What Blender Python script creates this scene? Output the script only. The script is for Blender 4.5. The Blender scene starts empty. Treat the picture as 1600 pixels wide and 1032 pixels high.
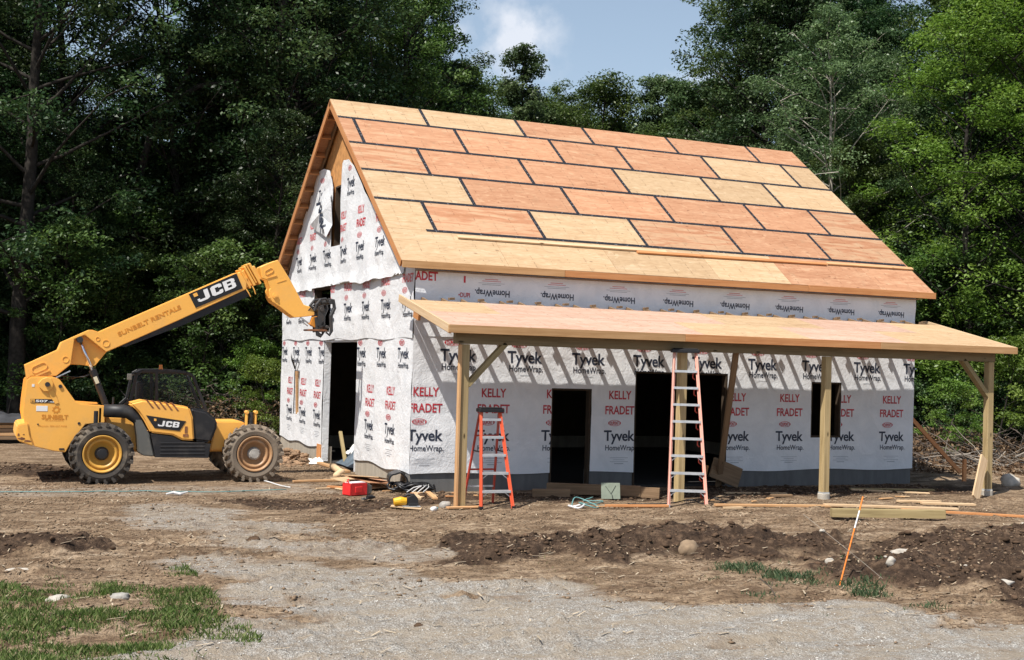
import bpy, bmesh, math, random
import numpy as np
from mathutils import Vector, Matrix
SC = bpy.context.scene
COL = SC.collection
R_ = math.radians
rng = np.random.default_rng(7)
random.seed(7)

# ------------------------------------------------------------------ camera
CAM = (-7.7765, -22.297, 2.5467); YAW, PITCH, ROLL = 0.4149, 0.0249, 0.0289
F_ = Vector((math.sin(YAW)*math.cos(PITCH), math.cos(YAW)*math.cos(PITCH), math.sin(PITCH)))
R0 = Vector((math.cos(YAW), -math.sin(YAW), 0)); U0 = R0.cross(F_)
Rv = R0*math.cos(ROLL)+U0*math.sin(ROLL); Uv = -R0*math.sin(ROLL)+U0*math.cos(ROLL)
cd = bpy.data.cameras.new('camera'); cam = bpy.data.objects.new('camera', cd); COL.objects.link(cam)
M = Matrix.Identity(4)
for i in range(3):
    M[i][0] = Rv[i]; M[i][1] = Uv[i]; M[i][2] = -F_[i]; M[i][3] = CAM[i]
cam.matrix_world = M
cd.sensor_fit = 'HORIZONTAL'; cd.sensor_width = 36; cd.lens = 1925.6/1600*36; cd.clip_start = .1; cd.clip_end = 2000
SC.camera = cam
# ------------------------------------------------------------------ sun and sky
SUNDIR = Vector((.57, .32, -1)).normalized()          # direction the light travels
sd = bpy.data.lights.new('sun', 'SUN'); sd.energy = 5.0; sd.angle = R_(.55); sd.color = (1, .955, .88)
sun = bpy.data.objects.new('sun', sd); COL.objects.link(sun)
sun.rotation_euler = SUNDIR.to_track_quat('-Z', 'Y').to_euler()
W = bpy.data.worlds.new('World'); SC.world = W; W.use_nodes = True
nt = W.node_tree; nt.nodes.clear()
sky = nt.nodes.new('ShaderNodeTexSky'); sky.sky_type = 'NISHITA'; sky.sun_disc = False
elev = math.asin(-SUNDIR.z); az = math.atan2(-SUNDIR.x, -SUNDIR.y)
sky.sun_elevation = elev; sky.sun_rotation = az; sky.air_density = 1.1; sky.dust_density = 1.6; sky.ozone_density = 1.2
bg = nt.nodes.new('ShaderNodeBackground'); bg.inputs[1].default_value = .085
ow = nt.nodes.new('ShaderNodeOutputWorld')
tc = nt.nodes.new('ShaderNodeTexCoord')
def wdir(px, py):
    return (F_+Rv*((px-800)/1925.6)+Uv*((516-py)/1925.6)).normalized()
# clouds: soft white masses in fixed directions of the sky
noi = nt.nodes.new('ShaderNodeTexNoise'); noi.inputs['Scale'].default_value = 30; noi.inputs['Detail'].default_value = 7; noi.inputs['Roughness'].default_value = .55
nt.links.new(tc.outputs['Generated'], noi.inputs['Vector'])
acc = None
for (px, py, rad, st) in [(808, 60, .030, 1.0), (790, 95, .028, .7), (700, 48, .022, .5), (735, 60, .015, .3), (1095, 145, .03, .6), (700, 140, .03, .3), (815, 115, .02, .4)]:
    d = wdir(px, py)
    vs = nt.nodes.new('ShaderNodeVectorMath'); vs.operation = 'DISTANCE'; vs.inputs[1].default_value = d
    nt.links.new(tc.outputs['Generated'], vs.inputs[0])
    mr = nt.nodes.new('ShaderNodeMapRange'); mr.interpolation_type = 'SMOOTHSTEP'
    mr.inputs['From Min'].default_value = rad*2.0; mr.inputs['From Max'].default_value = 0; mr.inputs['To Min'].default_value = 0; mr.inputs['To Max'].default_value = st
    nt.links.new(vs.outputs['Value'], mr.inputs['Value'])
    if acc is None: acc = mr.outputs[0]
    else:
        mx = nt.nodes.new('ShaderNodeMath'); mx.operation = 'MAXIMUM'
        nt.links.new(acc, mx.inputs[0]); nt.links.new(mr.outputs[0], mx.inputs[1]); acc = mx.outputs[0]
m1 = nt.nodes.new('ShaderNodeMath'); m1.operation = 'MULTIPLY_ADD'; m1.inputs[1].default_value = 5.0; m1.inputs[2].default_value = -2.95
nt.links.new(noi.outputs[0], m1.inputs[0])
m2 = nt.nodes.new('ShaderNodeMath'); m2.operation = 'MULTIPLY_ADD'; m2.inputs[1].default_value = 1.35
nt.links.new(acc, m2.inputs[0]); nt.links.new(m1.outputs[0], m2.inputs[2])
m3 = nt.nodes.new('ShaderNodeMath'); m3.operation = 'MULTIPLY'; m3.use_clamp = True
nt.links.new(m2.outputs[0], m3.inputs[0]); nt.links.new(acc, m3.inputs[1]); m3.inputs[1].default_value = 1
m4 = nt.nodes.new('ShaderNodeMath'); m4.operation = 'ADD'; m4.use_clamp = True; m4.inputs[1].default_value = .0
nt.links.new(m3.outputs[0], m4.inputs[0])
mixc = nt.nodes.new('ShaderNodeMix'); mixc.data_type = 'RGBA'; mixc.inputs[7].default_value = (7.4, 7.9, 8.8, 1)
nt.links.new(m4.outputs[0], mixc.inputs[0]); nt.links.new(sky.outputs[0], mixc.inputs[6])
sxyz = nt.nodes.new('ShaderNodeSeparateXYZ'); nt.links.new(tc.outputs['Generated'], sxyz.inputs[0])
vl = nt.nodes.new('ShaderNodeMapRange'); vl.inputs['From Min'].default_value = 0; vl.inputs['From Max'].default_value = .62; vl.inputs['To Min'].default_value = .62; vl.inputs['To Max'].default_value = 0
nt.links.new(sxyz.outputs[2], vl.inputs['Value'])
veil = nt.nodes.new('ShaderNodeMix'); veil.data_type = 'RGBA'; veil.inputs[7].default_value = (6.6, 8.3, 10.3, 1)
nt.links.new(vl.outputs[0], veil.inputs[0]); nt.links.new(sky.outputs[0], veil.inputs[6]); nt.links.new(veil.outputs[2], mixc.inputs[6])
nt.links.new(mixc.outputs[2], bg.inputs[0]); nt.links.new(bg.outputs[0], ow.inputs[0])
SC.view_settings.view_transform = 'Standard'; SC.view_settings.look = 'None'; SC.view_settings.exposure = .34; SC.view_settings.gamma = 1
SC.cycles.max_bounces = 6; SC.cycles.diffuse_bounces = 3; SC.cycles.transparent_max_bounces = 4

# ------------------------------------------------------------------ helpers
def tag(o, label=None, cat=None, group=None, kind=None):
    if label: o['label'] = label
    if cat: o['category'] = cat
    if group: o['group'] = group
    if kind: o['kind'] = kind
    return o
def thing(name, loc, label, cat, group=None, rz=0):
    o = bpy.data.objects.new(name, None); COL.objects.link(o); o.location = loc; o.rotation_euler = (0, 0, rz); o.empty_display_size = .2
    return tag(o, label, cat, group)
def mesh(name, v, f, mats=None, mi=None, smooth=False):
    me = bpy.data.meshes.new(name); me.from_pydata([tuple(p) for p in v], [], [tuple(q) for q in f])
    if mats:
        for m in (mats if isinstance(mats, (list, tuple)) else [mats]): me.materials.append(m)
    if mi is not None: me.polygons.foreach_set('material_index', np.array(mi, dtype=np.int32))
    if smooth: me.polygons.foreach_set('use_smooth', np.ones(len(me.polygons), dtype=bool))
    me.update(); return me
def mesh_np(name, V, Fq, mat, smooth=False):
    me = bpy.data.meshes.new(name); k = Fq.shape[1]
    me.vertices.add(len(V)); me.vertices.foreach_set('co', V.astype(np.float32).ravel())
    me.loops.add(Fq.size); me.loops.foreach_set('vertex_index', Fq.astype(np.int32).ravel())
    me.polygons.add(len(Fq)); me.polygons.foreach_set('loop_start', np.arange(0, Fq.size, k, dtype=np.int32))
    me.polygons.foreach_set('loop_total', np.full(len(Fq), k, dtype=np.int32))
    if smooth: me.polygons.foreach_set('use_smooth', np.ones(len(Fq), dtype=bool))
    me.materials.append(mat); me.update(calc_edges=True); me.validate(); return me
def link(name, me, parent=None):
    o = bpy.data.objects.new(name, me); COL.objects.link(o)
    if parent is not None: o.parent = parent
    return o
class MB:
    """collects shapes, world or local coordinates, into one mesh"""
    def __init__(s): s.v = []; s.f = []; s.m = []; s.o = (0, 0, 0)
    def add(s, v, f, m=0):
        n = len(s.v); s.v += [tuple(p) for p in v]; s.f += [tuple(i+n for i in q) for q in f]; s.m += [m]*len(f)
    def box(s, a, b, m=0):
        x0, y0, z0 = a; x1, y1, z1 = b
        s.add([(x0, y0, z0), (x1, y0, z0), (x1, y1, z0), (x0, y1, z0), (x0, y0, z1), (x1, y0, z1), (x1, y1, z1), (x0, y1, z1)],
              [(0, 3, 2, 1), (4, 5, 6, 7), (0, 1, 5, 4), (1, 2, 6, 5), (2, 3, 7, 6), (3, 0, 4, 7)], m)
    def beam(s, p0, p1, w, h, m=0, up=(0, 0, 1)):
        p0 = Vector(p0); p1 = Vector(p1); d = (p1-p0).normalized(); u = Vector(up); sx = d.cross(u)
        if sx.length < 1e-4: sx = d.cross(Vector((0, 1, 0)))
        sx.normalize(); uz = sx.cross(d).normalized()
        c = []
        for p in (p0, p1):
            for a, b in ((-1, -1), (1, -1), (1, 1), (-1, 1)): c.append(p+sx*(a*w/2)+uz*(b*h/2))
        s.add(c, [(0, 1, 2, 3), (7, 6, 5, 4), (0, 4, 5, 1), (1, 5, 6, 2), (2, 6, 7, 3), (3, 7, 4, 0)], m)
    def prism(s, poly, y0, y1, m=0):      # polygon in x,z pushed through y
        n = len(poly)
        v = [(x, y0, z) for x, z in poly]+[(x, y1, z) for x, z in poly]
        f = [tuple(range(n)), tuple(range(2*n-1, n-1, -1))]+[(i, i+n, (i+1) % n+n, (i+1) % n) for i in range(n)]
        s.add(v, f, m)
    def tube(s, pts, rad, n=8, m=0, cap=True):
        pts = [Vector(p) for p in pts]; k = len(pts)
        if not isinstance(rad, (list, tuple)): rad = [rad]*k
        b = len(s.v); ref = Vector((.31, .77, .55))
        for i, p in enumerate(pts):
            d = (pts[min(i+1, k-1)]-pts[max(i-1, 0)]).normalized()
            a = d.cross(ref); 
            if a.length < .05: a = d.cross(Vector((1, 0, 0)))
            a.normalize(); c = d.cross(a)
            for j in range(n):
                t = 2*math.pi*j/n; s.v.append(tuple(p+(a*math.cos(t)+c*math.sin(t))*rad[i]))
        for i in range(k-1):
            for j in range(n):
                q = (j+1) % n; s.f.append((b+i*n+j, b+i*n+q, b+(i+1)*n+q, b+(i+1)*n+j)); s.m.append(m)
        if cap:
            s.f.append(tuple(b+j for j in range(n))[::-1]); s.f.append(tuple(b+(k-1)*n+j for j in range(n))); s.m += [m, m]
    def lathe_y(s, prof, c, n=40, m=0):   # profile (y, r) round an axis parallel to y through c=(x,z)
        b = len(s.v); k = len(prof)
        for (y, r) in prof:
            for j in range(n):
                t = 2*math.pi*j/n; s.v.append((c[0]+r*math.cos(t), y, c[1]+r*math.sin(t)))
        for i in range(k-1):
            for j in range(n):
                q = (j+1) % n; s.f.append((b+i*n+j, b+i*n+q, b+(i+1)*n+q, b+(i+1)*n+j)); s.m.append(m)
    def obj(s, name, mats, parent=None, smooth=False, bevel=0, seg=1):
        po = (0, 0, 0)
        if parent is not None and not getattr(s, 'local', False): po = parent.location
        v = [(a-po[0], b-po[1], c-po[2]) for a, b, c in s.v]
        me = mesh(name, v, s.f, mats, s.m, smooth)
        bm = bmesh.new(); bm.from_mesh(me); bmesh.ops.recalc_face_normals(bm, faces=bm.faces)
        if bevel:
            es = [e for e in bm.edges if len(e.link_faces) == 2 and e.calc_face_angle(0) > .5]
            bmesh.ops.bevel(bm, geom=es, offset=bevel, segments=seg, affect='EDGES', clamp_overlap=True)
        bm.to_mesh(me); bm.free()
        return link(name, me, parent)
# noise
def _h(ix, iy, s):
    n = (ix.astype(np.int64)*374761393+iy.astype(np.int64)*668265263+s*1442695041) & 0x7fffffff
    n = ((n ^ (n >> 13))*1274126177) & 0x7fffffff
    return ((n ^ (n >> 16)) & 0xffff)/65535.0
def vn(x, y, s=0):
    x = np.asarray(x, float); y = np.asarray(y, float)
    ix = np.floor(x); iy = np.floor(y); fx = x-ix; fy = y-iy; fx = fx*fx*(3-2*fx); fy = fy*fy*(3-2*fy)
    a = _h(ix, iy, s); b = _h(ix+1, iy, s); c = _h(ix, iy+1, s); d = _h(ix+1, iy+1, s)
    return (a*(1-fx)+b*fx)*(1-fy)+(c*(1-fx)+d*fx)*fy-.5
def fbm(x, y, s=0, o=4):
    r = 0; a = 1; f = 1
    for i in range(o): r = r+a*vn(x*f+i*7.3, y*f-i*3.1, s+i); a *= .5; f *= 2.03
    return r

# ------------------------------------------------------------------ materials
def newmat(name):
    m = bpy.data.materials.new(name); m.use_nodes = True; n = m.node_tree.nodes; b = n['Principled BSDF']; return m, m.node_tree, b
def N(t, typ, **k):
    n = t.nodes.new(typ)
    for a, b in k.items():
        if a in ('operation', 'data_type', 'blend_type', 'interpolation_type', 'attribute_name', 'noise_dimensions', 'wave_type', 'bands_direction', 'feature'): setattr(n, a, b)
        else: n.inputs[a.replace('_', ' ')].default_value = b
    return n
def ramp(t, fac, stops):
    r = t.nodes.new('ShaderNodeValToRGB'); e = r.color_ramp.elements
    while len(e) < len(stops): e.new(.5)
    for i, (p, c) in enumerate(stops): e[i].position = p; e[i].color = (*c, 1) if len(c) == 3 else c
    t.links.new(fac, r.inputs[0]); return r.outputs[0]
def coords(t, scale=(1, 1, 1), kind='Object', rot=(0, 0, 0)):
    c = t.nodes.new('ShaderNodeTexCoord'); m = t.nodes.new('ShaderNodeMapping'); m.inputs['Scale'].default_value = scale; m.inputs['Rotation'].default_value = rot
    t.links.new(c.outputs[kind], m.inputs[0]); return m.outputs[0]
def noise(t, vec, scale, detail=4, rough=.55, dist=0):
    n = t.nodes.new('ShaderNodeTexNoise'); n.inputs['Scale'].default_value = scale; n.inputs['Detail'].default_value = detail; n.inputs['Roughness'].default_value = rough; n.inputs['Distortion'].default_value = dist
    t.links.new(vec, n.inputs['Vector']); return n.outputs[0]
def mix(t, fac, a, b, mode='MIX'):
    m = t.nodes.new('ShaderNodeMix'); m.data_type = 'RGBA'; m.blend_type = mode
    for s, x in ((0, fac), (6, a), (7, b)):
        if hasattr(x, 'links'): t.links.new(x, m.inputs[s])
        else: m.inputs[s].default_value = x if s == 0 else ((*x, 1) if len(x) == 3 else x)
    return m.outputs[2]
def bump(t, b, h, strength=.3, dist=.02):
    n = t.nodes.new('ShaderNodeBump'); n.inputs['Strength'].default_value = strength; n.inputs['Distance'].default_value = dist
    t.links.new(h, n.inputs['Height']); t.links.new(n.outputs[0], b.inputs['Normal']); return n
def plain(name, c, rough=.7, metal=0, var=.15, sc=6, spec=.5, bmp=0):
    m, t, b = newmat(name); v = coords(t)
    n = noise(t, v, sc, 5)
    lo = tuple(x*(1-var) for x in c); hi = tuple(min(1, x*(1+var)) for x in c)
    t.links.new(ramp(t, n, [(.3, lo), (.7, hi)]), b.inputs['Base Color'])
    b.inputs['Roughness'].default_value = rough; b.inputs['Metallic'].default_value = metal; b.inputs['Specular IOR Level'].default_value = spec
    if bmp: bump(t, b, noise(t, v, sc*6, 5), bmp, .01)
    return m
def wood(name, base, dark, light, grain=(1.2, 26, 26), knots=True, rough=.75, stain=None):
    m, t, b = newmat(name); v = coords(t, grain)
    n = noise(t, v, 1.0, 6, .6, .6); c1 = ramp(t, n, [(.25, dark), (.5, base), (.75, light)])
    v2 = coords(t, (1, 1, 1)); n2 = noise(t, v2, 1.3, 3)
    c2 = mix(t, ramp(t, n2, [(.35, (0, 0, 0)), (.7, (.35, .35, .35))]), c1, light)
    if knots:
        vo = t.nodes.new('ShaderNodeTexVoronoi'); vo.inputs['Scale'].default_value = 1.0
        t.links.new(coords(t, (1.6, 4.5, 4.5)), vo.inputs['Vector'])
        k = ramp(t, vo.outputs['Distance'], [(.05, (1, 1, 1)), (.11, (0, 0, 0))])
        c2 = mix(t, k, c2, tuple(x*.35 for x in dark))
    oi = t.nodes.new('ShaderNodeObjectInfo')
    hv = t.nodes.new('ShaderNodeHueSaturation'); mr = N(t, 'ShaderNodeMapRange'); mr.inputs['To Min'].default_value = .86; mr.inputs['To Max'].default_value = 1.1
    t.links.new(oi.outputs['Random'], mr.inputs[0]); t.links.new(mr.outputs[0], hv.inputs['Value']); t.links.new(c2, hv.inputs['Color'])
    t.links.new(hv.outputs[0], b.inputs['Base Color']); b.inputs['Roughness'].default_value = rough; b.inputs['Specular IOR Level'].default_value = .25
    bump(t, b, n, .15, .004); return m
M_pine = wood('pine_lumber', (.54, .31, .15), (.40, .20, .085), (.62, .40, .21))
M_pinelight = wood('pale_pine_lumber', (.60, .42, .25), (.46, .30, .16), (.68, .52, .34))
M_orange = wood('orange_fir_lumber', (.50, .22, .085), (.36, .14, .05), (.58, .29, .125))
M_bright = wood('new_orange_lumber', (.66, .28, .11), (.52, .20, .07), (.74, .36, .16))
M_fasc = wood('fascia_lumber', (.46, .26, .115), (.33, .17, .07), (.56, .34, .17))  # browner than pine, darkened further for the weak grazing light on the fronts
M_treated = wood('treated_lumber', (.33, .255, .125), (.20, .15, .07), (.43, .34, .18))
M_post = wood('post_lumber', (.42, .31, .155), (.27, .19, .09), (.52, .40, .22))
M_beam = wood('shade_dark_beam', (.24, .18, .10), (.16, .12, .06), (.30, .23, .13))  # darkened so the wood colour carries the shade under the fascia
M_darkwood = wood('dark_brown_lumber', (.22, .14, .08), (.13, .08, .045), (.30, .20, .12))  # dark brown wood for loose boards and for lumber beneath the roofs
def plywood(name, stops, seed):
    m, t, b = newmat(name)
    oi = t.nodes.new('ShaderNodeObjectInfo'); cx = t.nodes.new('ShaderNodeTexCoord')
    av = t.nodes.new('ShaderNodeVectorMath'); av.operation = 'SCALE'; av.inputs[3].default_value = 37
    cmb = t.nodes.new('ShaderNodeCombineXYZ')
    for i in range(3): t.links.new(oi.outputs['Random'], cmb.inputs[i])
    t.links.new(cmb.outputs[0], av.inputs[0])
    ad = t.nodes.new('ShaderNodeVectorMath'); ad.operation = 'ADD'; t.links.new(cx.outputs['Object'], ad.inputs[0]); t.links.new(av.outputs[0], ad.inputs[1])
    mp = t.nodes.new('ShaderNodeMapping'); mp.inputs['Scale'].default_value = (.55, 3.6, 3.6); t.links.new(ad.outputs[0], mp.inputs[0])
    n = noise(t, mp.outputs[0], 1.3, 5, .55, 1.2)
    c = ramp(t, n, stops)
    mp2 = t.nodes.new('ShaderNodeMapping'); mp2.inputs['Scale'].default_value = (3, 26, 26); t.links.new(ad.outputs[0], mp2.inputs[0])
    n2 = noise(t, mp2.outputs[0], 1.6, 5, .65)
    c = mix(t, .45, c, ramp(t, n2, [(.3, tuple(x*.7 for x in stops[0][1])), (.7, stops[-1][1])]))
    vo = t.nodes.new('ShaderNodeTexVoronoi'); vo.inputs['Scale'].default_value = 1.0
    mp3 = t.nodes.new('ShaderNodeMapping'); mp3.inputs['Scale'].default_value = (1.5, 3.1, 3.1); t.links.new(ad.outputs[0], mp3.inputs[0]); t.links.new(mp3.outputs[0], vo.inputs['Vector'])
    k = ramp(t, vo.outputs['Distance'], [(.03, (.85, .85, .85)), (.085, (0, 0, 0))]); c = mix(t, k, c, tuple(x*.5 for x in stops[0][1]))
    hv = t.nodes.new('ShaderNodeHueSaturation'); mr = N(t, 'ShaderNodeMapRange'); mr.inputs['To Min'].default_value = .90; mr.inputs['To Max'].default_value = 1.08
    t.links.new(oi.outputs['Random'], mr.inputs[0]); t.links.new(mr.outputs[0], hv.inputs['Value']); t.links.new(c, hv.inputs['Color'])
    sx = t.nodes.new('ShaderNodeSeparateXYZ'); t.links.new(cx.outputs['Object'], sx.inputs[0])
    q1 = N(t, 'ShaderNodeMath', operation='MULTIPLY'); q1.inputs[1].default_value = 1/.4064; t.links.new(sx.outputs[0], q1.inputs[0])
    q2 = N(t, 'ShaderNodeMath', operation='FRACT'); t.links.new(q1.outputs[0], q2.inputs[0])
    q3 = ramp(t, q2.outputs[0], [(.455, (0, 0, 0)), (.5, (1, 1, 1)), (.545, (0, 0, 0))])
    nr = noise(t, ad.outputs[0], 16, 2, .5); nk_ = ramp(t, nr, [(.50, (0, 0, 0)), (.62, (.75, .75, .75))])
    nf = mix(t, 1.0, q3, nk_, 'MULTIPLY'); hv2 = mix(t, nf, hv.outputs[0], tuple(x*.45 for x in stops[0][1]))
    pt = noise(t, mp3.outputs[0], 2.6, 4, .6, .4); hv2 = mix(t, ramp(t, pt, [(.60, (0, 0, 0)), (.66, (.45, .45, .45))]), hv2, stops[-1][1])
    # thumb-sized smudges and footprints
    n4 = noise(t, ad.outputs[0], 5, 6, .7); hm = mix(t, ramp(t, n4, [(.56, (0, 0, 0)), (.72, (.55, .55, .55))]), hv2, (.30, .19, .11))
    t.links.new(hm, b.inputs['Base Color']); b.inputs['Roughness'].default_value = .7; b.inputs['Specular IOR Level'].default_value = .25
    bump(t, b, n2, .15, .003); return m
M_plyO = plywood('orange_plywood', [(.28, (0.360, 0.149, 0.071)), (.45, (0.486, 0.225, 0.118)), (.6, (0.540, 0.279, 0.156)), (.74, (0.612, 0.387, 0.236))], 1)
M_plyY = plywood('yellow_plywood', [(.26, (0.378, 0.225, 0.113)), (.42, (0.504, 0.333, 0.180)), (.58, (0.558, 0.387, 0.222)), (.74, (0.630, 0.468, 0.302))], 2)
M_plyS = plywood('streaky_plywood', [(.3, (0.378, 0.162, 0.076)), (.45, (0.486, 0.234, 0.128)), (.55, (0.594, 0.414, 0.255)), (.72, (0.504, 0.270, 0.151))], 3)
M_plyP = plywood('porch_plywood', [(.28, (0.470, 0.254, 0.168)), (.5, (0.564, 0.362, 0.266)), (.7, (0.620, 0.451, 0.345))], 4)
M_chip = plain('wall_sheathing_board', (.50, .24, .08), .8, 0, .25, 8)
def wrapmat(name, bst, k=1):
    m, t, b = newmat(name); v = coords(t)
    n = noise(t, v, 2.2, 5, .6, .8); n2 = noise(t, v, 9, 4, .6, 1.5)
    c = ramp(t, n, [(.3, (.72*k, .735*k, .76*k)), (.65, (.82*k, .83*k, .85*k))])
    ds = noise(t, coords(t, (1, 1, .3)), 2.0, 6, .65)
    c = mix(t, ramp(t, ds, [(.6, (0, 0, 0)), (.85, (.18, .18, .18))]), c, (.60, .56, .50))
    t.links.new(c, b.inputs['Base Color']); b.inputs['Roughness'].default_value = .55; b.inputs['Specular IOR Level'].default_value = .3
    r = N(t, 'ShaderNodeMath', operation='MULTIPLY_ADD'); t.links.new(n2, r.inputs[0]); r.inputs[1].default_value = .45; t.links.new(n, r.inputs[2])
    bump(t, b, r.outputs[0], bst, .05); return m
M_wrap = wrapmat('house_wrap', .45)
M_wrapg = wrapmat('house_wrap_loose', .6, .90)
M_ink = plain('black_print', (.022, .03, .055), .6, 0, .2)
M_red = plain('red_print', (.50, .035, .05), .6, 0, .2)
M_redlight = plain('faded_red_print', (.62, .16, .17), .6, 0, .2)
M_greyink = plain('grey_print', (.30, .32, .35), .6, 0, .1)
M_void = plain('painted_dark_gap', (.01, .01, .01), .95, 0, .1, 6, 0)
def concrete(name, c):
    m, t, b = newmat(name); v = coords(t, (1, 1, .35)); n = noise(t, v, 5, 7, .7); n2 = noise(t, coords(t, (7, 7, .6)), 1, 3)
    cc = ramp(t, n, [(.3, tuple(x*.72 for x in c)), (.7, c)]); cc = mix(t, ramp(t, n2, [(.45, (0, 0, 0)), (.62, (.4, .4, .4))]), cc, tuple(x*.62 for x in c))
    t.links.new(cc, b.inputs['Base Color']); b.inputs['Roughness'].default_value = .9; bump(t, b, n, .3, .01); return m
M_conc = concrete('foundation_concrete', (.42, .37, .30))
M_slab = plain('shade_dark_slab', (.035, .032, .03), .9)  # near-black floor colour standing in for the unlit rooms
m, t, b = newmat('seam_tape')
n = noise(t, coords(t), 26, 3, .6); t.links.new(ramp(t, n, [(.62, (.012, .012, .016)), (.68, (.30, .30, .32))]), b.inputs['Base Color']); b.inputs['Roughness'].default_value = .6
M_tape = m
def paint(name, c, dust=(.42, .30, .17), amt=.55, rough=.42):
    m, t, b = newmat(name); v = coords(t); n = noise(t, v, 2.6, 6, .65); n2 = noise(t, v, 14, 5, .7)
    cc = mix(t, ramp(t, n2, [(.35, (0, 0, 0)), (.7, (.2, .2, .2))]), c, tuple(x*.8 for x in c))
    cc = mix(t, ramp(t, n, [(.5, (0, 0, 0)), (.85, (amt,)*3)]), cc, dust)
    sp = noise(t, v, 34, 3, .6); cc = mix(t, ramp(t, sp, [(.70, (0, 0, 0)), (.75, (.6, .6, .6))]), cc, (.16, .09, .04))
    t.links.new(cc, b.inputs['Base Color']); b.inputs['Roughness'].default_value = rough; b.inputs['Specular IOR Level'].default_value = .4
    return m
M_yel = paint('yellow_machine_paint', (.93, .47, .095), (.55, .38, .2), .35)
M_yeld = paint('faded_orange_lettering', (.66, .25, .03), amt=.2)
M_rim = paint('dusty_yellow_rim', (.62, .33, .06), amt=.8)
M_rimr = paint('rusty_brown_rim', (.42, .24, .12), (.5, .4, .28), amt=.9)
M_blk = paint('black_plastic', (.018, .018, .02), (.16, .14, .12), .4, .5)
M_blkgrey = paint('scuffed_grey_plastic', (.12, .12, .11), (.26, .23, .19), .7, .6)
M_blks = plain('black_decal', (.01, .01, .012), .5)
M_white = plain('white_lettering', (.80, .80, .80), .5, 0, .05)
M_steel = plain('chrome_rod', (.75, .75, .76), .2, 1, .05)
M_coupler = paint('dark_greasy_steel', (.03, .03, .032), (.13, .09, .06), .6, .45)
M_rust = plain('rusty_steel', (.22, .09, .04), .85, 0, .4, 10)
M_rubber = paint('tyre_rubber', (.055, .048, .042), (.30, .24, .17), 1, .85)
M_rubberd = paint('dusty_tyre_rubber', (.20, .16, .12), (.33, .26, .19), .9, .85)
m, t, b = newmat('tinted_glass'); b.inputs['Base Color'].default_value = (.02, .025, .028, 1); b.inputs['Roughness'].default_value = .08; b.inputs['Alpha'].default_value = .16
M_glass = m
m, t, b = newmat('amber_lens'); b.inputs['Base Color'].default_value = (.9, .25, .02, 1); b.inputs['Roughness'].default_value = .25
M_amber = m
M_alu = plain('aluminium', (.62, .64, .66), .42, .55, .12, 12)
M_ladO = paint('orange_fibreglass', (.72, .11, .045), (.5, .3, .2), .3, .5)
M_ladP = paint('sun_faded_pink_fibreglass', (.74, .36, .28), (.55, .4, .32), .4, .6)
M_ladD = paint('red_fibreglass', (.45, .05, .03), (.3, .2, .15), .3, .5)
M_blkrub = plain('black_membrane', (.015, .015, .017), .38, 0, .2, 8)
M_redp = plain('red_plastic', (.72, .03, .03), .4)
M_sawy = plain('yellow_tool_plastic', (.80, .42, .02), .4)
M_cable = plain('teal_cord', (.12, .28, .28), .5)
M_whitec = plain('white_cord', (.6, .6, .6), .5)
M_rock = plain('grey_stone', (.34, .32, .29), .9, 0, .4, 5, .3, .5)
M_rockw = plain('pale_stone', (.46, .42, .36), .9, 0, .25, 5, .3, .4)
M_tarp = plain('blue_grey_tarp', (.10, .13, .16), .45, 0, .3, 4)
M_insul = plain('white_foam_sheet', (.72, .72, .70), .7)
M_bark = plain('dark_bark', (.030, .026, .022), .95, 0, .5, 9, .2, .8)
M_barkl = plain('pale_bark', (.36, .33, .28), .9, 0, .35, 7, .2, .6)
M_twig = plain('dead_branches', (.12, .095, .078), .95, 0, .5, 3)
M_twigl = plain('bleached_branches', (.30, .26, .215), .95, 0, .3, 3)
def leafmat(name, dark, mid, light, trans=.3, rough=.45):
    m, t, b = newmat(name)
    a = t.nodes.new('ShaderNodeAttribute'); a.attribute_name = 'lv'
    oi = t.nodes.new('ShaderNodeObjectInfo')
    c = ramp(t, a.outputs['Fac'], [(.05, dark), (.5, mid), (.95, light)])
    hv = t.nodes.new('ShaderNodeHueSaturation'); mr = N(t, 'ShaderNodeMapRange'); mr.inputs['To Min'].default_value = .75; mr.inputs['To Max'].default_value = 1.25
    mh = N(t, 'ShaderNodeMapRange'); mh.inputs['To Min'].default_value = .485; mh.inputs['To Max'].default_value = .515
    t.links.new(oi.outputs['Random'], mr.inputs[0]); t.links.new(oi.outputs['Random'], mh.inputs[0])
    t.links.new(mr.outputs[0], hv.inputs['Value']); t.links.new(mh.outputs[0], hv.inputs['Hue']); t.links.new(c, hv.inputs['Color'])
    t.links.new(hv.outputs[0], b.inputs['Base Color']); b.inputs['Roughness'].default_value = rough; b.inputs['Specular IOR Level'].default_value = .28
    tr = t.nodes.new('ShaderNodeBsdfTranslucent'); g = t.nodes.new('ShaderNodeHueSaturation'); g.inputs['Value'].default_value = 1.3; g.inputs['Saturation'].default_value = 1.1
    t.links.new(hv.outputs[0], g.inputs['Color']); t.links.new(g.outputs[0], tr.inputs[0])
    ms = t.nodes.new('ShaderNodeMixShader'); ms.inputs[0].default_value = trans
    t.links.new(b.outputs[0], ms.inputs[1]); t.links.new(tr.outputs[0], ms.inputs[2]); t.links.new(ms.outputs[0], t.nodes['Material Output'].inputs[0])
    return m
M_leafd = leafmat('shade_dark_leaves', (.012, .028, .011), (.028, .058, .021), (.10, .15, .055), .26, .42)  # leaf colour darkened to stand in for shade inside the woods
M_leafm = leafmat('green_leaves', (.032, .062, .018), (.075, .130, .034), (.17, .24, .075), .34, .42)
M_leafb = leafmat('bright_leaves', (.06, .11, .022), (.13, .21, .040), (.24, .33, .08), .38, .42)
M_leafp = leafmat('silvery_leaves', (.045, .08, .036), (.10, .155, .065), (.19, .26, .12), .35, .38)
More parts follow.
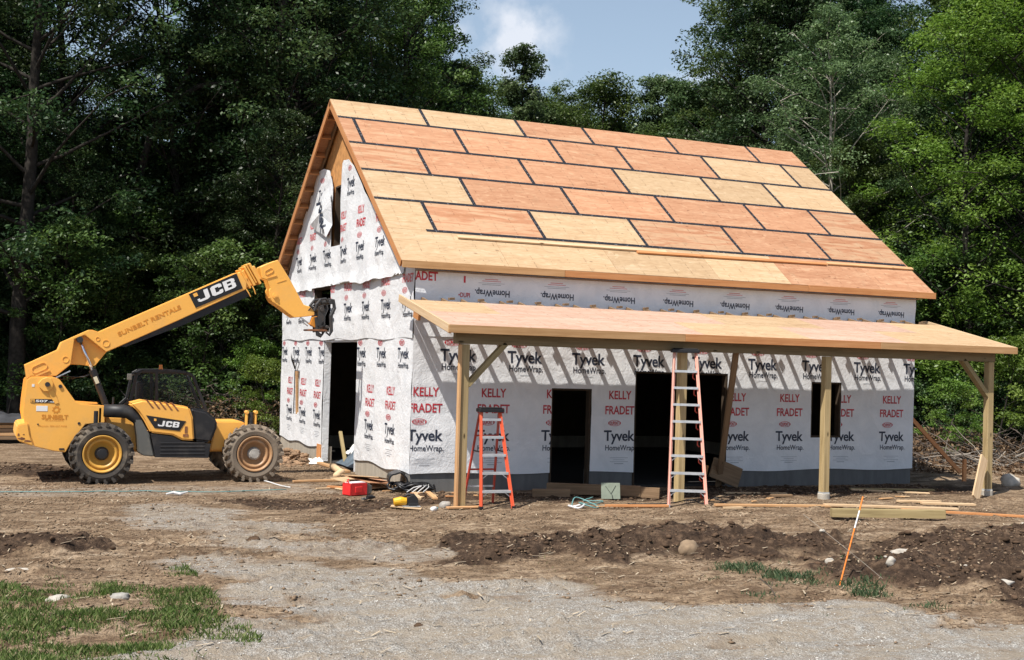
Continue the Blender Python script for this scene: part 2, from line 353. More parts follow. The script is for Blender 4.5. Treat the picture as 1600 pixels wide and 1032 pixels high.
M_grass = leafmat('grass_blades', (.05, .085, .02), (.11, .165, .04), (.30, .29, .14), .3, .6)
M_grassb = leafmat('blue_green_grass', (.04, .075, .035), (.075, .12, .055), (.16, .19, .10), .3, .6)
M_litter = leafmat('dead_leaves', (.06, .032, .018), (.12, .07, .04), (.24, .16, .10), .1, .8)

# ------------------------------------------------------------------ terrain
def cap(x, y, x0, y0, x1, y1, r):
    dx, dy = x1-x0, y1-y0; t = np.clip(((x-x0)*dx+(y-y0)*dy)/(dx*dx+dy*dy), 0, 1)
    return np.clip(1-np.hypot(x-x0-t*dx, y-y0-t*dy)/r, 0, 1)
SOIL_AND_SHADE = [(-1.2, -7.1, 2.2, -7.3, 1.05, .10), (1.8, -7.1, 3.6, -7.9, .8, .09), (2.9, -10.3, 5.6, -9.9, 1.1, .18), (4.2, -8.6, 7.6, -8.4, .6, .06), (.3, -1.0, 12.2, -1.1, .85, .03), (3.6, -11.6, 6.4, -11.2, .8, .08), (5.4, -8.9, 8.6, -9.6, 1.0, .16),  # soil heaps, plus a dark strip under the porch standing in for its shade
        (-8.4, -5.1, -6.8, -5.6, .7, .08), (-8.6, 6.2, -6.1, 4.6, 1.2, .26), (-3.2, -1.0, -1.9, -1.7, .7, .10), (-1.9, -2.4, -.6, -1.6, .5, .07)]
GRAV = [(-5.2, -12.6, 2.5, -15.0, 2.3, 1), (-3.6, -10.9, .2, -12.6, 1.5, 1), (-4.4, -9.0, -2.0, -9.8, .9, .7), (-5.0, -7.4, -3.6, -8.4, .8, .5), (-4.8, -1.4, -4.2, -5.5, 1.0, .42), (-4.6, -3.2, -3.2, -4.6, .8, .4), (2, -14.5, 9, -17, 2.3, 1), (-8, 1.2, -2, .8, 1.0, .25), (-3.6, -5.9, -2.4, -7.3, .8, .35)]
def soil_shade_mask(x, y):
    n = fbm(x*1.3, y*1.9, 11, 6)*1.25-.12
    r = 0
    for a, b_, c, d, r0, h in SOIL_AND_SHADE: q = cap(x, y, a, b_, c, d, r0*1.5); r = np.maximum(r, np.clip((q*1.9+n-.42)*2.2, 0, 1)*np.clip(q*5, 0, 1))
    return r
def gravmask(x, y):
    n = fbm(x*.9, y*1.8, 31, 6)*1.3-.08; r = 0
    for a, b_, c, d, r0, h in GRAV: q = cap(x, y, a, b_, c, d, r0*1.35); r = np.maximum(r, h*np.clip((q*1.9+n-.35)*1.4, 0, 1)*np.clip(q*4, 0, 1))
    return r
def fmask(x, y):   # forest floor
    return np.clip((y-12.6-.2*np.minimum(x, 0)*0+fbm(x*.3, y*.3, 5)*3-np.clip((x-12)*-.0, 0, 9))/3, 0, 1)*(x < 13)+np.clip((x-15.5+y*.25-2.5+fbm(x*.3, y*.3, 5)*3)/3, 0, 1)*(x >= 13)
def hgt(x, y):
    x = np.asarray(x, float); y = np.asarray(y, float)
    s = soil_shade_mask(x, y); h = fbm(x*.25, y*.25, 3)*.06+fbm(x*.9, y*2.2, 4)*.035
    near = np.clip((-y-4)/6, 0, 1)
    h = h*(.6+.9*near)
    h = h+fbm(x*3.1, y*6.5, 9, 3)*.026+np.clip(fbm(x*1.1, y*2.0, 12)-.02, 0, .3)*np.abs(fbm(x*5, y*7, 13, 3))*.45
    for a, b_, c, d, r0, hh in SOIL_AND_SHADE:
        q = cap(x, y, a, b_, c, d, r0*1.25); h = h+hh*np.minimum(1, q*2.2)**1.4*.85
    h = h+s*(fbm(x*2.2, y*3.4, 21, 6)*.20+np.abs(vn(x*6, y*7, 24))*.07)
    # tyre ruts running across the yard in front of the house
    for yy, a in ((-5.2, .04), (-8.9, .045), (-9.6, .03), (-11.0, .04), (-12.6, .035), (-.6, .03), (.5, .03)):
        dd = (y-(yy+fbm(x*.2, x*0, 40)*.5)); h = h-a*np.exp(-(dd/.18)**2)*(1-s)
    # level pads
    pad = np.clip(np.minimum.reduce([x+8.5, 13.6-x, y+3.2, 11.6-y])/.5, 0, 1)
    h = h*(1-.75*pad)-.015*pad
    return h
def H(x, y): return float(hgt(np.array([x]), np.array([y]))[0])
def axis(segs):
    o = []
    for a, b_, s in segs: o += list(np.arange(a, b_, s))
    return np.array(o+[segs[-1][1]])
gx = axis([(-420, -60, 30), (-60, -16, 2.2), (-16, -9, .3), (-9, 12.5, .05), (12.5, 34, .3), (34, 80, 2.3), (80, 440, 30)])
gy = axis([(-60, -20, 4), (-20, -14, .3), (-14, 3.6, .05), (3.6, 34, .3), (34, 80, 2.3), (80, 640, 35)])
X, Y = np.meshgrid(gx, gy); Z = hgt(X, Y)
nx, ny = len(gx), len(gy)
idx = np.arange(nx*ny).reshape(ny, nx)
Fq = np.stack([idx[:-1, :-1], idx[:-1, 1:], idx[1:, 1:], idx[1:, :-1]], -1).reshape(-1, 4)
m, t, b = newmat('bare_ground')
za = t.nodes.new('ShaderNodeAttribute'); za.attribute_name = 'zone'
sp = t.nodes.new('ShaderNodeSeparateColor'); t.links.new(za.outputs['Color'], sp.inputs[0])
vg = coords(t); vst = coords(t, (1, 2.6, 1))
n1 = noise(t, vst, .9, 7, .62, .4); n2 = noise(t, vg, 7, 6, .7); n3 = noise(t, vg, 38, 4, .7); n5 = noise(t, vst, 3.2, 6, .7, .3)
dirt = ramp(t, n1, [(.3, (.12, .078, .048)), (.43, (.24, .165, .102)), (.56, (.38, .275, .18)), (.72, (.50, .385, .27))])
dirt = mix(t, ramp(t, n5, [(.40, (.75, .75, .75)), (.52, (0, 0, 0))]), dirt, (.14, .088, .055))
n6 = noise(t, vg, 17, 6, .75)
dirt = mix(t, 1.0, dirt, ramp(t, n6, [(.36, (.30, .28, .26)), (.47, (.92, .92, .92)), (.58, (1.08, 1.08, 1.08)), (.68, (1.6, 1.6, 1.58))]), 'MULTIPLY')
dirt = mix(t, ramp(t, n3, [(.30, (.6, .6, .6)), (.5, (0, 0, 0)), (.72, (0, 0, 0))]), dirt, (.08, .052, .034))
dirt = mix(t, ramp(t, n3, [(.62, (0, 0, 0)), (.74, (.6, .6, .6))]), dirt, (.55, .45, .34))
gv = t.nodes.new('ShaderNodeTexVoronoi'); gv.inputs['Scale'].default_value = 95; t.links.new(vg, gv.inputs['Vector'])
gsep = t.nodes.new('ShaderNodeSeparateColor'); t.links.new(gv.outputs['Color'], gsep.inputs[0])
grav = ramp(t, gsep.outputs[0], [(.1, (.20, .188, .17)), (.5, (.40, .385, .355)), (.9, (.62, .60, .565))])
grav = mix(t, ramp(t, n2, [(.36, (.8, .8, .8)), (.66, (0, 0, 0))]), grav, (.25, .20, .15))
grav = mix(t, ramp(t, n1, [(.38, (.7, .7, .7)), (.58, (.0, .0, .0))]), grav, (.36, .295, .22))
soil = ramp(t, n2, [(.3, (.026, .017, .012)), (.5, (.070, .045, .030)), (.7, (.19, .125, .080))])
flo = ramp(t, n2, [(.3, (.035, .026, .018)), (.6, (.09, .06, .04)), (.8, (.15, .11, .07))])
def edge(ch, src, lo, hi, k=.5):
    a = N(t, 'ShaderNodeMath', operation='MULTIPLY_ADD'); a.inputs[1].default_value = k; t.links.new(src, a.inputs[0]); t.links.new(ch, a.inputs[2])
    return ramp(t, a.outputs[0], [(lo, (0, 0, 0)), (hi, (1, 1, 1))])
c = mix(t, edge(sp.outputs[1], n5, .50, 1.25, .9), dirt, grav)
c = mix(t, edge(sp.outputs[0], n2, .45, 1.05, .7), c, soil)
c = mix(t, edge(sp.outputs[2], n2, .55, .95, .6), c, flo)
t.links.new(c, b.inputs['Base Color']); b.inputs['Roughness'].default_value = .95; b.inputs['Specular IOR Level'].default_value = .15
hh = N(t, 'ShaderNodeMath', operation='MULTIPLY_ADD'); hh.inputs[1].default_value = .45; t.links.new(n3, hh.inputs[0]); t.links.new(n2, hh.inputs[2])
bump(t, b, hh.outputs[0], 1.0, .07)
M_ground = m
gme = mesh_np('ground', np.stack([X, Y, Z], -1).reshape(-1, 3), Fq, M_ground, True)
zc = gme.color_attributes.new('zone', 'FLOAT_COLOR', 'POINT')
zz = np.ones((nx*ny, 4), np.float32); zz[:, 0] = soil_shade_mask(X, Y).ravel(); zz[:, 1] = gravmask(X, Y).ravel(); zz[:, 2] = fmask(X, Y).ravel()
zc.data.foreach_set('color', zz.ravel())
tag(link('ground', gme), kind='structure')

# scatter on the ground -------------------------------------------------
ICO = np.array([(0, 0, 1), (.894, 0, .447), (.276, .851, .447), (-.724, .526, .447), (-.724, -.526, .447), (.276, -.851, .447), (.724, .526, -.447), (-.276, .851, -.447), (-.894, 0, -.447), (-.276, -.851, -.447), (.724, -.526, -.447), (0, 0, -1)])
ICF = np.array([(0, 1, 2), (0, 2, 3), (0, 3, 4), (0, 4, 5), (0, 5, 1), (1, 6, 2), (2, 7, 3), (3, 8, 4), (4, 9, 5), (5, 10, 1), (6, 7, 2), (7, 8, 3), (8, 9, 4), (9, 10, 5), (10, 6, 1), (11, 7, 6), (11, 8, 7), (11, 9, 8), (11, 10, 9), (11, 6, 10)])
OCT = np.array([(1, 0, 0), (0, 1, 0), (-1, 0, 0), (0, -1, 0), (0, 0, 1), (0, 0, -1)], float)
OCF = np.array([(0, 1, 4), (1, 2, 4), (2, 3, 4), (3, 0, 4), (1, 0, 5), (2, 1, 5), (3, 2, 5), (0, 3, 5)])
def clods(name, P, S, mat, label, flat=.7, cat='soil', jit=.3, octa=False):
    BV, BF = (OCT, OCF) if octa else (ICO, ICF); kb = len(BV)
    n = len(P); V = BV[None]*(1+rng.uniform(-jit, jit, (n, kb, 1)))
    V = V*S[:, None, None]*np.stack([rng.uniform(.8, 1.5, n), rng.uniform(.7, 1.2, n), rng.uniform(.5, 1, n)*flat], -1)[:, None]
    a = rng.uniform(0, 6.28, n); ca, sa = np.cos(a)[:, None], np.sin(a)[:, None]
    V = np.stack([V[..., 0]*ca-V[..., 1]*sa, V[..., 0]*sa+V[..., 1]*ca, V[..., 2]], -1)+P[:, None]
    Ff = (BF[None]+kb*np.arange(n)[:, None, None]).reshape(-1, 3)
    return tag(link(name, mesh_np(name, V.reshape(-1, 3), Ff, mat)), label, cat, kind='stuff')
def sample(n, box, fn, lo=.3):
    x = rng.uniform(box[0], box[1], n); y = rng.uniform(box[2], box[3], n); k = fn(x, y) > np.maximum(lo, rng.uniform(0, 1, n)); return x[k], y[k]
M_clod = plain('dark_soil_clods', (.085, .054, .035), .95, 0, .75, 3, .1, .5)
M_clodl = plain('dry_soil_clods', (.21, .148, .098), .95, 0, .45, 2, .1, .5)
M_peb = plain('gravel_stones', (.44, .425, .395), .9, 0, .5, 1.5, .2)
x, y = sample(40000, (-9, 12, -13, 7.5), soil_shade_mask); s = .010+.045*rng.random(len(x))**4; s[rng.random(len(x)) < .02] *= 1.7
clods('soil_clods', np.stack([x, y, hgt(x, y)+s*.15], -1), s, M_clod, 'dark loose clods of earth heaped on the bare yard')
x = rng.uniform(-9, 12, 150000); y = rng.uniform(-13.5, 6, 150000); k = (fbm(x*.8, y*1.6, 77, 5)+rng.uniform(-.3, .3, 150000) > .0) & (rng.random(150000) > gravmask(x, y)*1.15) & ~((x > -.2) & (x < 12.4) & (y > -.2)); x = x[k]; y = y[k]
s = .005+.030*rng.random(len(x))**5
clods('dirt_crumbs', np.stack([x, y, hgt(x, y)+s*.2], -1), s, M_clodl, 'light brown crumbs of dry dirt scattered over the yard', .7, 'soil', .35, True)
x, y = sample(70000, (-8, 7, -14, 2), gravmask, .35); s = .004+.008*rng.random(len(x))**2
clods('gravel', np.stack([x, y, hgt(x, y)+s*.2], -1), s, M_peb, 'loose grey gravel on the drive in the foreground', .8, 'gravel', .35, True)
# pale straw and wood shreds lying about
n = 1500; x = rng.uniform(-8, 10, n); y = rng.uniform(-12.5, 2, n); k = ~((x > -.2) & (y > -.2)); x = x[k]; y = y[k]; n = len(x)
a = rng.uniform(-.7, .7, n)+(rng.random(n) < .3)*1.5; l = rng.uniform(.02, .09, n); w = rng.uniform(.003, .010, n); z = hgt(x, y)+.012
dx, dy = np.cos(a)*l, np.sin(a)*l; ex, ey = -np.sin(a)*w, np.cos(a)*w; tz = rng.uniform(-.01, .015, n)
V = np.stack([np.stack([x-dx-ex, y-dy-ey, z], -1), np.stack([x+dx-ex, y+dy-ey, z+tz+.008], -1), np.stack([x+dx+ex, y+dy+ey, z+tz+.008], -1), np.stack([x-dx+ex, y-dy+ey, z], -1)], 1).reshape(-1, 3)
tag(link('wood_shreds', mesh_np('wood_shreds', V, np.arange(4*n).reshape(-1, 4), plain('straw_and_splinters', (.42, .34, .24), .9, 0, .4, 1.3))), 'pale straw and splinters of wood strewn over the dirt', 'debris', kind='stuff')
def setlv(me, a):
    at = me.attributes.new('lv', 'FLOAT', 'FACE'); at.data.foreach_set('value', a.astype(np.float32))
def grass(name, n, box, fn, mat, label, h0, h1, wd=.005):
    x = rng.uniform(box[0], box[1], n); y = rng.uniform(box[2], box[3], n); p = fn(x, y); k = rng.random(n) < p; x = x[k]; y = y[k]; p = p[k]; n = len(x)
    h = rng.uniform(h0, h1, n)*(.5+.5*p); a = rng.uniform(0, 6.28, n); z = hgt(x, y)-.005; le = h*rng.uniform(.1, .9, n); b_ = rng.uniform(0, 6.28, n)
    ex, ey = np.cos(a)*wd, np.sin(a)*wd; lx, ly = np.cos(b_)*le, np.sin(b_)*le
    V = np.stack([np.stack([x-ex, y-ey, z], -1), np.stack([x+ex, y+ey, z], -1), np.stack([x+lx*.35+ex*.8, y+ly*.35+ey*.8, z+h*.6], -1), np.stack([x+lx, y+ly, z+h], -1)], 1).reshape(-1, 3)
    me = mesh_np(name, V, np.arange(4*n).reshape(-1, 4), mat); setlv(me, np.clip(rng.normal(.45, .25, n), 0, 1)); return tag(link(name, me), label, 'grass', kind='stuff')
def g1(x, y):
    e = np.clip(1.25-np.hypot((x+8.1)/2.5, (y+11.3)/1.9), 0, 1)*1.7+fbm(x*1.9, y*2.4, 55, 5)*2.3-.12
    e2 = .35*(fbm(x*2.2, y*2.2, 57) > .30)*(y < -8.2)*(x < -6.0)
    return np.clip(np.maximum(e*(y > -13.5), e2), 0, 1)
grass('grass', 78000, (-9.5, -5.3, -13.2, -7.4), g1, M_grass, 'green grass growing at the near left edge of the yard', .025, .085)
def g2(x, y): return np.clip(cap(x, y, 1.25, -9.2, 1.75, -11.0, .50)*1.8+fbm(x*2.6, y*2.6, 58)*1.7-.45, 0, 1)
grass('grass', 16000, (.2, 2.8, -12, -8.4), g2, M_grassb, 'blue green tuft of grass beside the dark soil heap', .04, .10)
def g3(x, y): return .3*(fbm(x*2, y*2, 59) > .46)
grass('grass', 9000, (-2, 9, -12.5, -7), g3, M_grass, 'thin wisps of dry grass poking out of the bare dirt', .03, .08, .003)

# rocks one can tell apart
def rock(x, y, s, sc, mat, label, group=None, z=None, rz=0):
    bm = bmesh.new(); bmesh.ops.create_icosphere(bm, subdivisions=3, radius=1)
    o0 = rng.uniform(0, 50)
    for v in bm.verts:
        c = v.co; k = 1+.35*float(fbm(np.array([c.x*1.1+o0]), np.array([c.y*1.1+c.z*1.7]), 3)[0])
        k += .12*float(vn(np.array([c.x*4+o0]), np.array([c.y*4+c.z*3]))[0])
        v.co = Vector((c.x*sc[0], c.y*sc[1], c.z*sc[2]))*s*k
    me = bpy.data.meshes.new('rock'); bm.to_mesh(me); bm.free(); me.materials.append(mat)
    me.polygons.foreach_set('use_smooth', np.ones(len(me.polygons), dtype=bool))
    o = link('rock', me); o.location = (x, y, (H(x, y) if z is None else z)+s*sc[2]*.35); o.rotation_euler = (0, 0, rz); return tag(o, label, 'rock', group)
rock(-6.85, -9.04, .10, (1.3, .8, .5), M_rockw, 'pale flat stone in the grass at the lower left')
rock(-6.26, -9.0, .085, (1.2, .8, .6), M_rock, 'grey stone at the edge of the lower left grass, right of the pale one')
rock(-7.15, -7.35, .11, (1.5, .5, .28), M_rockw, 'flat white stone lying on the dirt at the left edge')
rock(1.15, -8.1, .15, (1.0, .6, .85), plain('tan_stone', (.27, .19, .12), .9, 0, .4, 5), 'upright tan stone stuck in the middle of the dark soil heap')
rock(14.3, -.9, .22, (1, .9, .9), M_rockw, 'pale boulder at the right edge past the porch')
rock(2.55, -9.3, .07, (1.0, .6, .9), M_rockw, 'small white stone at the grass end of the soil heap')
rock(2.5, -10.5, .07, (.8, .7, 1), M_rockw, 'small upright white stone beside the orange survey rod')
rock(3.2, -9.9, .10, (1.6, .7, .5), M_rockw, 'broad pale stone on the right hand soil heap')
rock(3.5, -11.3, .09, (1.6, .7, .4), M_rockw, 'flat pale stone in front of the right hand soil heap')
rock(-4.1, -5.4, .09, (1, .8, .7), M_clod, 'dark clod of earth alone on the gravel left of centre')
rock(-3.7, -11.0, .045, (1, .8, .6), M_clod, 'small dark stone on the gravel in the foreground')
rock(2.35, 17.2, .62, (1.6, .8, .55), M_rockw, 'large pale boulder behind the front wheel of the yellow machine')
rock(.45, 14.9, .35, (1.3, .8, .7), M_rockw, 'pale boulder between the yellow machine and the house corner')
rock(-.2, 19.5, .75, (2.0, .9, .42), M_rock, 'long grey slab of rock behind the bonnet of the yellow machine')
for i in range(12):
    xx = rng.uniform(2, 8.5); yy = rng.uniform(-12.3, -7.2)
    rock(xx, yy, rng.uniform(.015, .04), (1.2, .8, .6), M_rockw, 'small pale stone scattered on the churned soil at lower right', 'small pale stones on the churned soil')
# light patch of straw-coloured rubble by the gable door
x = rng.normal(-.75, .35, 900); y = rng.normal(7.6, .9, 900); s = .02+.08*rng.random(900)**2.5; x = np.minimum(x, -.12)
clods('rubble', np.stack([x, y, hgt(x, y)+np.clip(.28-np.abs(x+.5)*.35-np.abs(y-7.6)*.12, 0, 1)*rng.random(900)], -1), s, plain('brown_rubble', (.27, .17, .10), .95, 0, .5, 4), 'heap of brown rubble against the foundation under the gable', .8, 'rubble')

# ------------------------------------------------------------------ house
L, WD, HR, PT = 12.19, 10.707, 8.464, .6328
TP, CP, SP = math.tan(PT), math.cos(PT), math.sin(PT)
XL, XR = -.354, 12.586; EOV = .226
house = thing('house', (0, 0, 0), 'unfinished gabled house in printed white wrap with bare plywood roof and front porch', 'house')
def roofz(y): return HR-abs(y-WD/2)*TP
def rp(x, s, off=0, back=False):          # point on the roof: s metres down from the ridge
    y = WD/2-s*CP-off*SP; z = HR-s*SP+off*CP
    return (x, WD-y if back else y, z)
FH = [(2.95, 3.85, -.5, 2.02), (4.86, 7.12, -.5, 2.40), (9.32, 10.14, 1.04, 2.27)]                   # front openings
GH = [(3.68, 6.42, -.5, 2.90), (8.66, 9.22, 1.02, 2.14), (5.92, 7.45, 3.10, 4.18), (5.22, 5.92, 5.10, 6.52)]   # gable openings
def inhole(u, v, holes, e=0): return any(a+e < u < b-e and c+e < v < d-e for a, b, c, d in holes)
# foundation
mb = MB(); zt = .37
def fsegs(holes, a, b):
    cuts = sorted([(h[0], h[1]) for h in holes if h[2] < .1]); o = []; p = a
    for c, d in cuts: o.append((p, c)); p = d
    o.append((p, b)); return o
for a, b in fsegs(FH, .0, L): mb.box((a, .025, -.4), (b, .26, zt), 1)
for a, b in fsegs(GH, .26, WD): mb.box((.025, a, -.4), (.26, b, zt))
mb.box((.26, WD-.26, -.4), (L, WD-.02, zt)); mb.box((L-.26, .26, -.4), (L-.01, WD-.26, zt))
mb.obj('foundation', [M_conc, concrete('dark_grey_concrete', (.17, .168, .165))], house, bevel=.006)  # front segments are a darker grey than the gable side
mb = MB(); mb.box((.26, .26, -.3), (L-.26, WD-.26, .03)); mb.obj('floor_slab', M_slab, house)
# stud walls with sheathing on them, holes cut for the openings
def panels(holes, u0, u1, v0, v1):
    us = sorted(set([u0, u1]+[x for h in holes for x in h[:2]])); vs = sorted(set([v0, v1]+[x for h in holes for x in h[2:] if v0 < x < v1])); o = []
    for i in range(len(us)-1):
        for j in range(len(vs)-1):
            if not inhole((us[i]+us[i+1])/2, (vs[j]+vs[j+1])/2, holes): o.append((us[i], us[i+1], vs[j], vs[j+1]))
    return o
M_in = plain('shade_dark_interior', (.05, .032, .018), .9, 0, .2, 5)  # near-black: indoor darkness put into the colour of walls and opening frames
def merged_wall(name, cells, fn, mat):
    bm = bmesh.new()
    for c in cells:
        a, b, c0, d = c
        vs = [bm.verts.new(fn(u, v, k)) for k in (0, 1) for u, v in ((a, c0), (b, c0), (b, d), (a, d))]
        for q in ((0, 1, 2, 3), (7, 6, 5, 4), (0, 4, 5, 1), (1, 5, 6, 2), (2, 6, 7, 3), (3, 7, 4, 0)): bm.faces.new([vs[i] for i in q])
    bmesh.ops.remove_doubles(bm, verts=bm.verts, dist=1e-4)
    fs = {}
    for f in bm.faces: fs.setdefault(tuple(sorted(v.index for v in f.verts)), []).append(f)
    bm.verts.index_update(); fs = {}
    for f in bm.faces: fs.setdefault(tuple(sorted(v.index for v in f.verts)), []).append(f)
    bmesh.ops.delete(bm, geom=[f for l in fs.values() if len(l) > 1 for f in l], context='FACES')
    bmesh.ops.recalc_face_normals(bm, faces=bm.faces)
    me = bpy.data.meshes.new(name); bm.to_mesh(me); bm.free(); me.materials.append(mat); return link(name, me, house)
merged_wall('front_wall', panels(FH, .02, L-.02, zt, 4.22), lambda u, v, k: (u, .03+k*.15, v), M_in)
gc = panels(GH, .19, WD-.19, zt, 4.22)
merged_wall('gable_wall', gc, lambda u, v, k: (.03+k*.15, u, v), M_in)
GP = [(.20, 4.2201, 0)]
bm = bmesh.new()
def gz(y): return roofz(y)-.05
ys = sorted([.06, 5.22, WD/2, 5.92, 7.45, WD-.06]); zs = [4.2202, 5.10, 6.52, 9]
mb = MB()
for i in range(len(ys)-1):
    for j in range(3):
        if abs((ys[i]+ys[i+1])/2-5.57) < .36 and j == 1: continue
        a, b = ys[i], ys[i+1]; c, d = zs[j], zs[j+1]
        pts = [(a, c), (b, c), (b, min(d, gz(b))), (a, min(d, gz(a)))]
        if pts[2][1] <= c+.001 and pts[3][1] <= c+.001: continue
        if pts[2][1] < c:   # triangle cut by the falling rake
            yb = a+(gz(a)-c)/TP; pts = [(a, c), (yb, c), (a, min(d, gz(a)))]
        elif pts[3][1] < c:
            ya = b-(gz(b)-c)/TP; pts = [(ya, c), (b, c), (b, min(d, gz(b)))]
        elif a >= WD/2 and gz(a) > d > gz(b) : yb = a+(gz(a)-d)/TP; pts = [(a, c), (b, c), (b, gz(b)), (yb, d), (a, d)]
        elif b <= WD/2 and gz(b) > d > gz(a): ya = b-(gz(b)-d)/TP; pts = [(a, c), (b, c), (b, d), (ya, d), (a, gz(a))]
        n = len(pts); v = [(.03, y, z) for y, z in pts]+[(.18, y, z) for y, z in pts]
        mb.add(v, [tuple(range(n)), tuple(range(2*n-1, n-1, -1))]+[(q, q+n, (q+1) % n+n, (q+1) % n) for q in range(n)])
mb.obj('gable_sheathing', M_chip, house)
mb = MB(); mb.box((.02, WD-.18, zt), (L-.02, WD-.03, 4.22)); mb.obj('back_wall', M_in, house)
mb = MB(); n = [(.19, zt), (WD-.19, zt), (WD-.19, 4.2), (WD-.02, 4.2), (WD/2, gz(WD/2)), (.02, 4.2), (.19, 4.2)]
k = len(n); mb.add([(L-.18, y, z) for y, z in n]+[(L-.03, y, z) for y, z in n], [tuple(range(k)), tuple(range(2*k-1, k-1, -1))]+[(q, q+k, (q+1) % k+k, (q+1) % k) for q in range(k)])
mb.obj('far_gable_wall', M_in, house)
mb = MB(); mb.box((.19, .19, 2.95), (L-.19, WD-.19, 3.0)); mb.obj('upper_floor', M_in, house)

# -- printed wrap
dg = None
_tc = {}
def textmesh(s, bold=.0, space=1.0):
    key = (s, bold, space)
    if key not in _tc:
        c = bpy.data.curves.new('lettering', 'FONT'); c.body = s; c.offset = bold; c.resolution_u = 3; c.space_character = space
        o = bpy.data.objects.new('lettering', c); COL.objects.link(o); bpy.context.view_layer.update()
        me = bpy.data.meshes.new_from_object(o.evaluated_get(bpy.context.evaluated_depsgraph_get()))
        V = np.array([v.co[:2] for v in me.vertices]); Fc = [tuple(p.vertices) for p in me.polygons]
        bpy.data.objects.remove(o); bpy.data.curves.remove(c); bpy.data.meshes.remove(me)
        _tc[key] = (V, Fc)
    return _tc[key]
def fit_text(s, cx, cy, w, capref='T', caph=None, bold=.0, rot=0, space=1.0, flip=False, mi=1):
    """letters as 2-D faces: centred on cx, baseline so that cap centre is cy"""
    V, Fc = textmesh(s, bold, space); x0, x1 = V[:, 0].min(), V[:, 0].max()
    ch = .73
    sx = w/(x1-x0); sy = caph/ch if caph else sx
    P = np.stack([(V[:, 0]-(x0+x1)/2)*sx, (V[:, 1]-ch/2)*sy], -1)
    c, s_ = math.cos(rot), math.sin(rot); P = np.stack([P[:, 0]*c-P[:, 1]*s_, P[:, 0]*s_+P[:, 1]*c], -1)+np.array([cx, cy])
    return P, Fc, mi
def oval(cx, cy, w, h, mi=2, th=.012):
    P = []; n = 28
    for r in (0, 1):
        for i in range(n): a = 2*math.pi*i/n; P.append((cx+(w/2-r*th)*math.cos(a), cy+(h/2-r*th)*math.sin(a)))
    return np.array(P), [(i, (i+1) % n, (i+1) % n+n, i+n) for i in range(n)], mi
def bar(x0, x1, y, h, mi=3):
    return np.array([(x0, y-h/2), (x1, y-h/2), (x1, y+h/2), (x0, y+h/2)]), [(0, 1, 2, 3)], mi
def quadp(pts, mi): return np.array(pts), [tuple(range(len(pts)))], mi
def dupont(cx, cy, w=.30, mi=2):
    o = [fit_text('DUPONT', cx, cy, w*.66, caph=.075, bold=.03, mi=mi)]
    for sg in (-1, 1): o.append(quadp([(cx+sg*w*.5, cy), (cx+sg*w*.39, cy+.03), (cx+sg*w*.39, cy-.03)][::sg], mi))
    o.append(oval(cx, cy, w*1.0, .125, mi, .009)); return o
def smallprint(cx, cy, mi=3, w=.42):
    o = []
    for k, (f, h) in enumerate(((1, .007), (.62, .006), (1, .007), (.5, .012))): o.append(bar(cx-w*f/2, cx+w*f/2, cy-.04*k, h, mi))
    return o
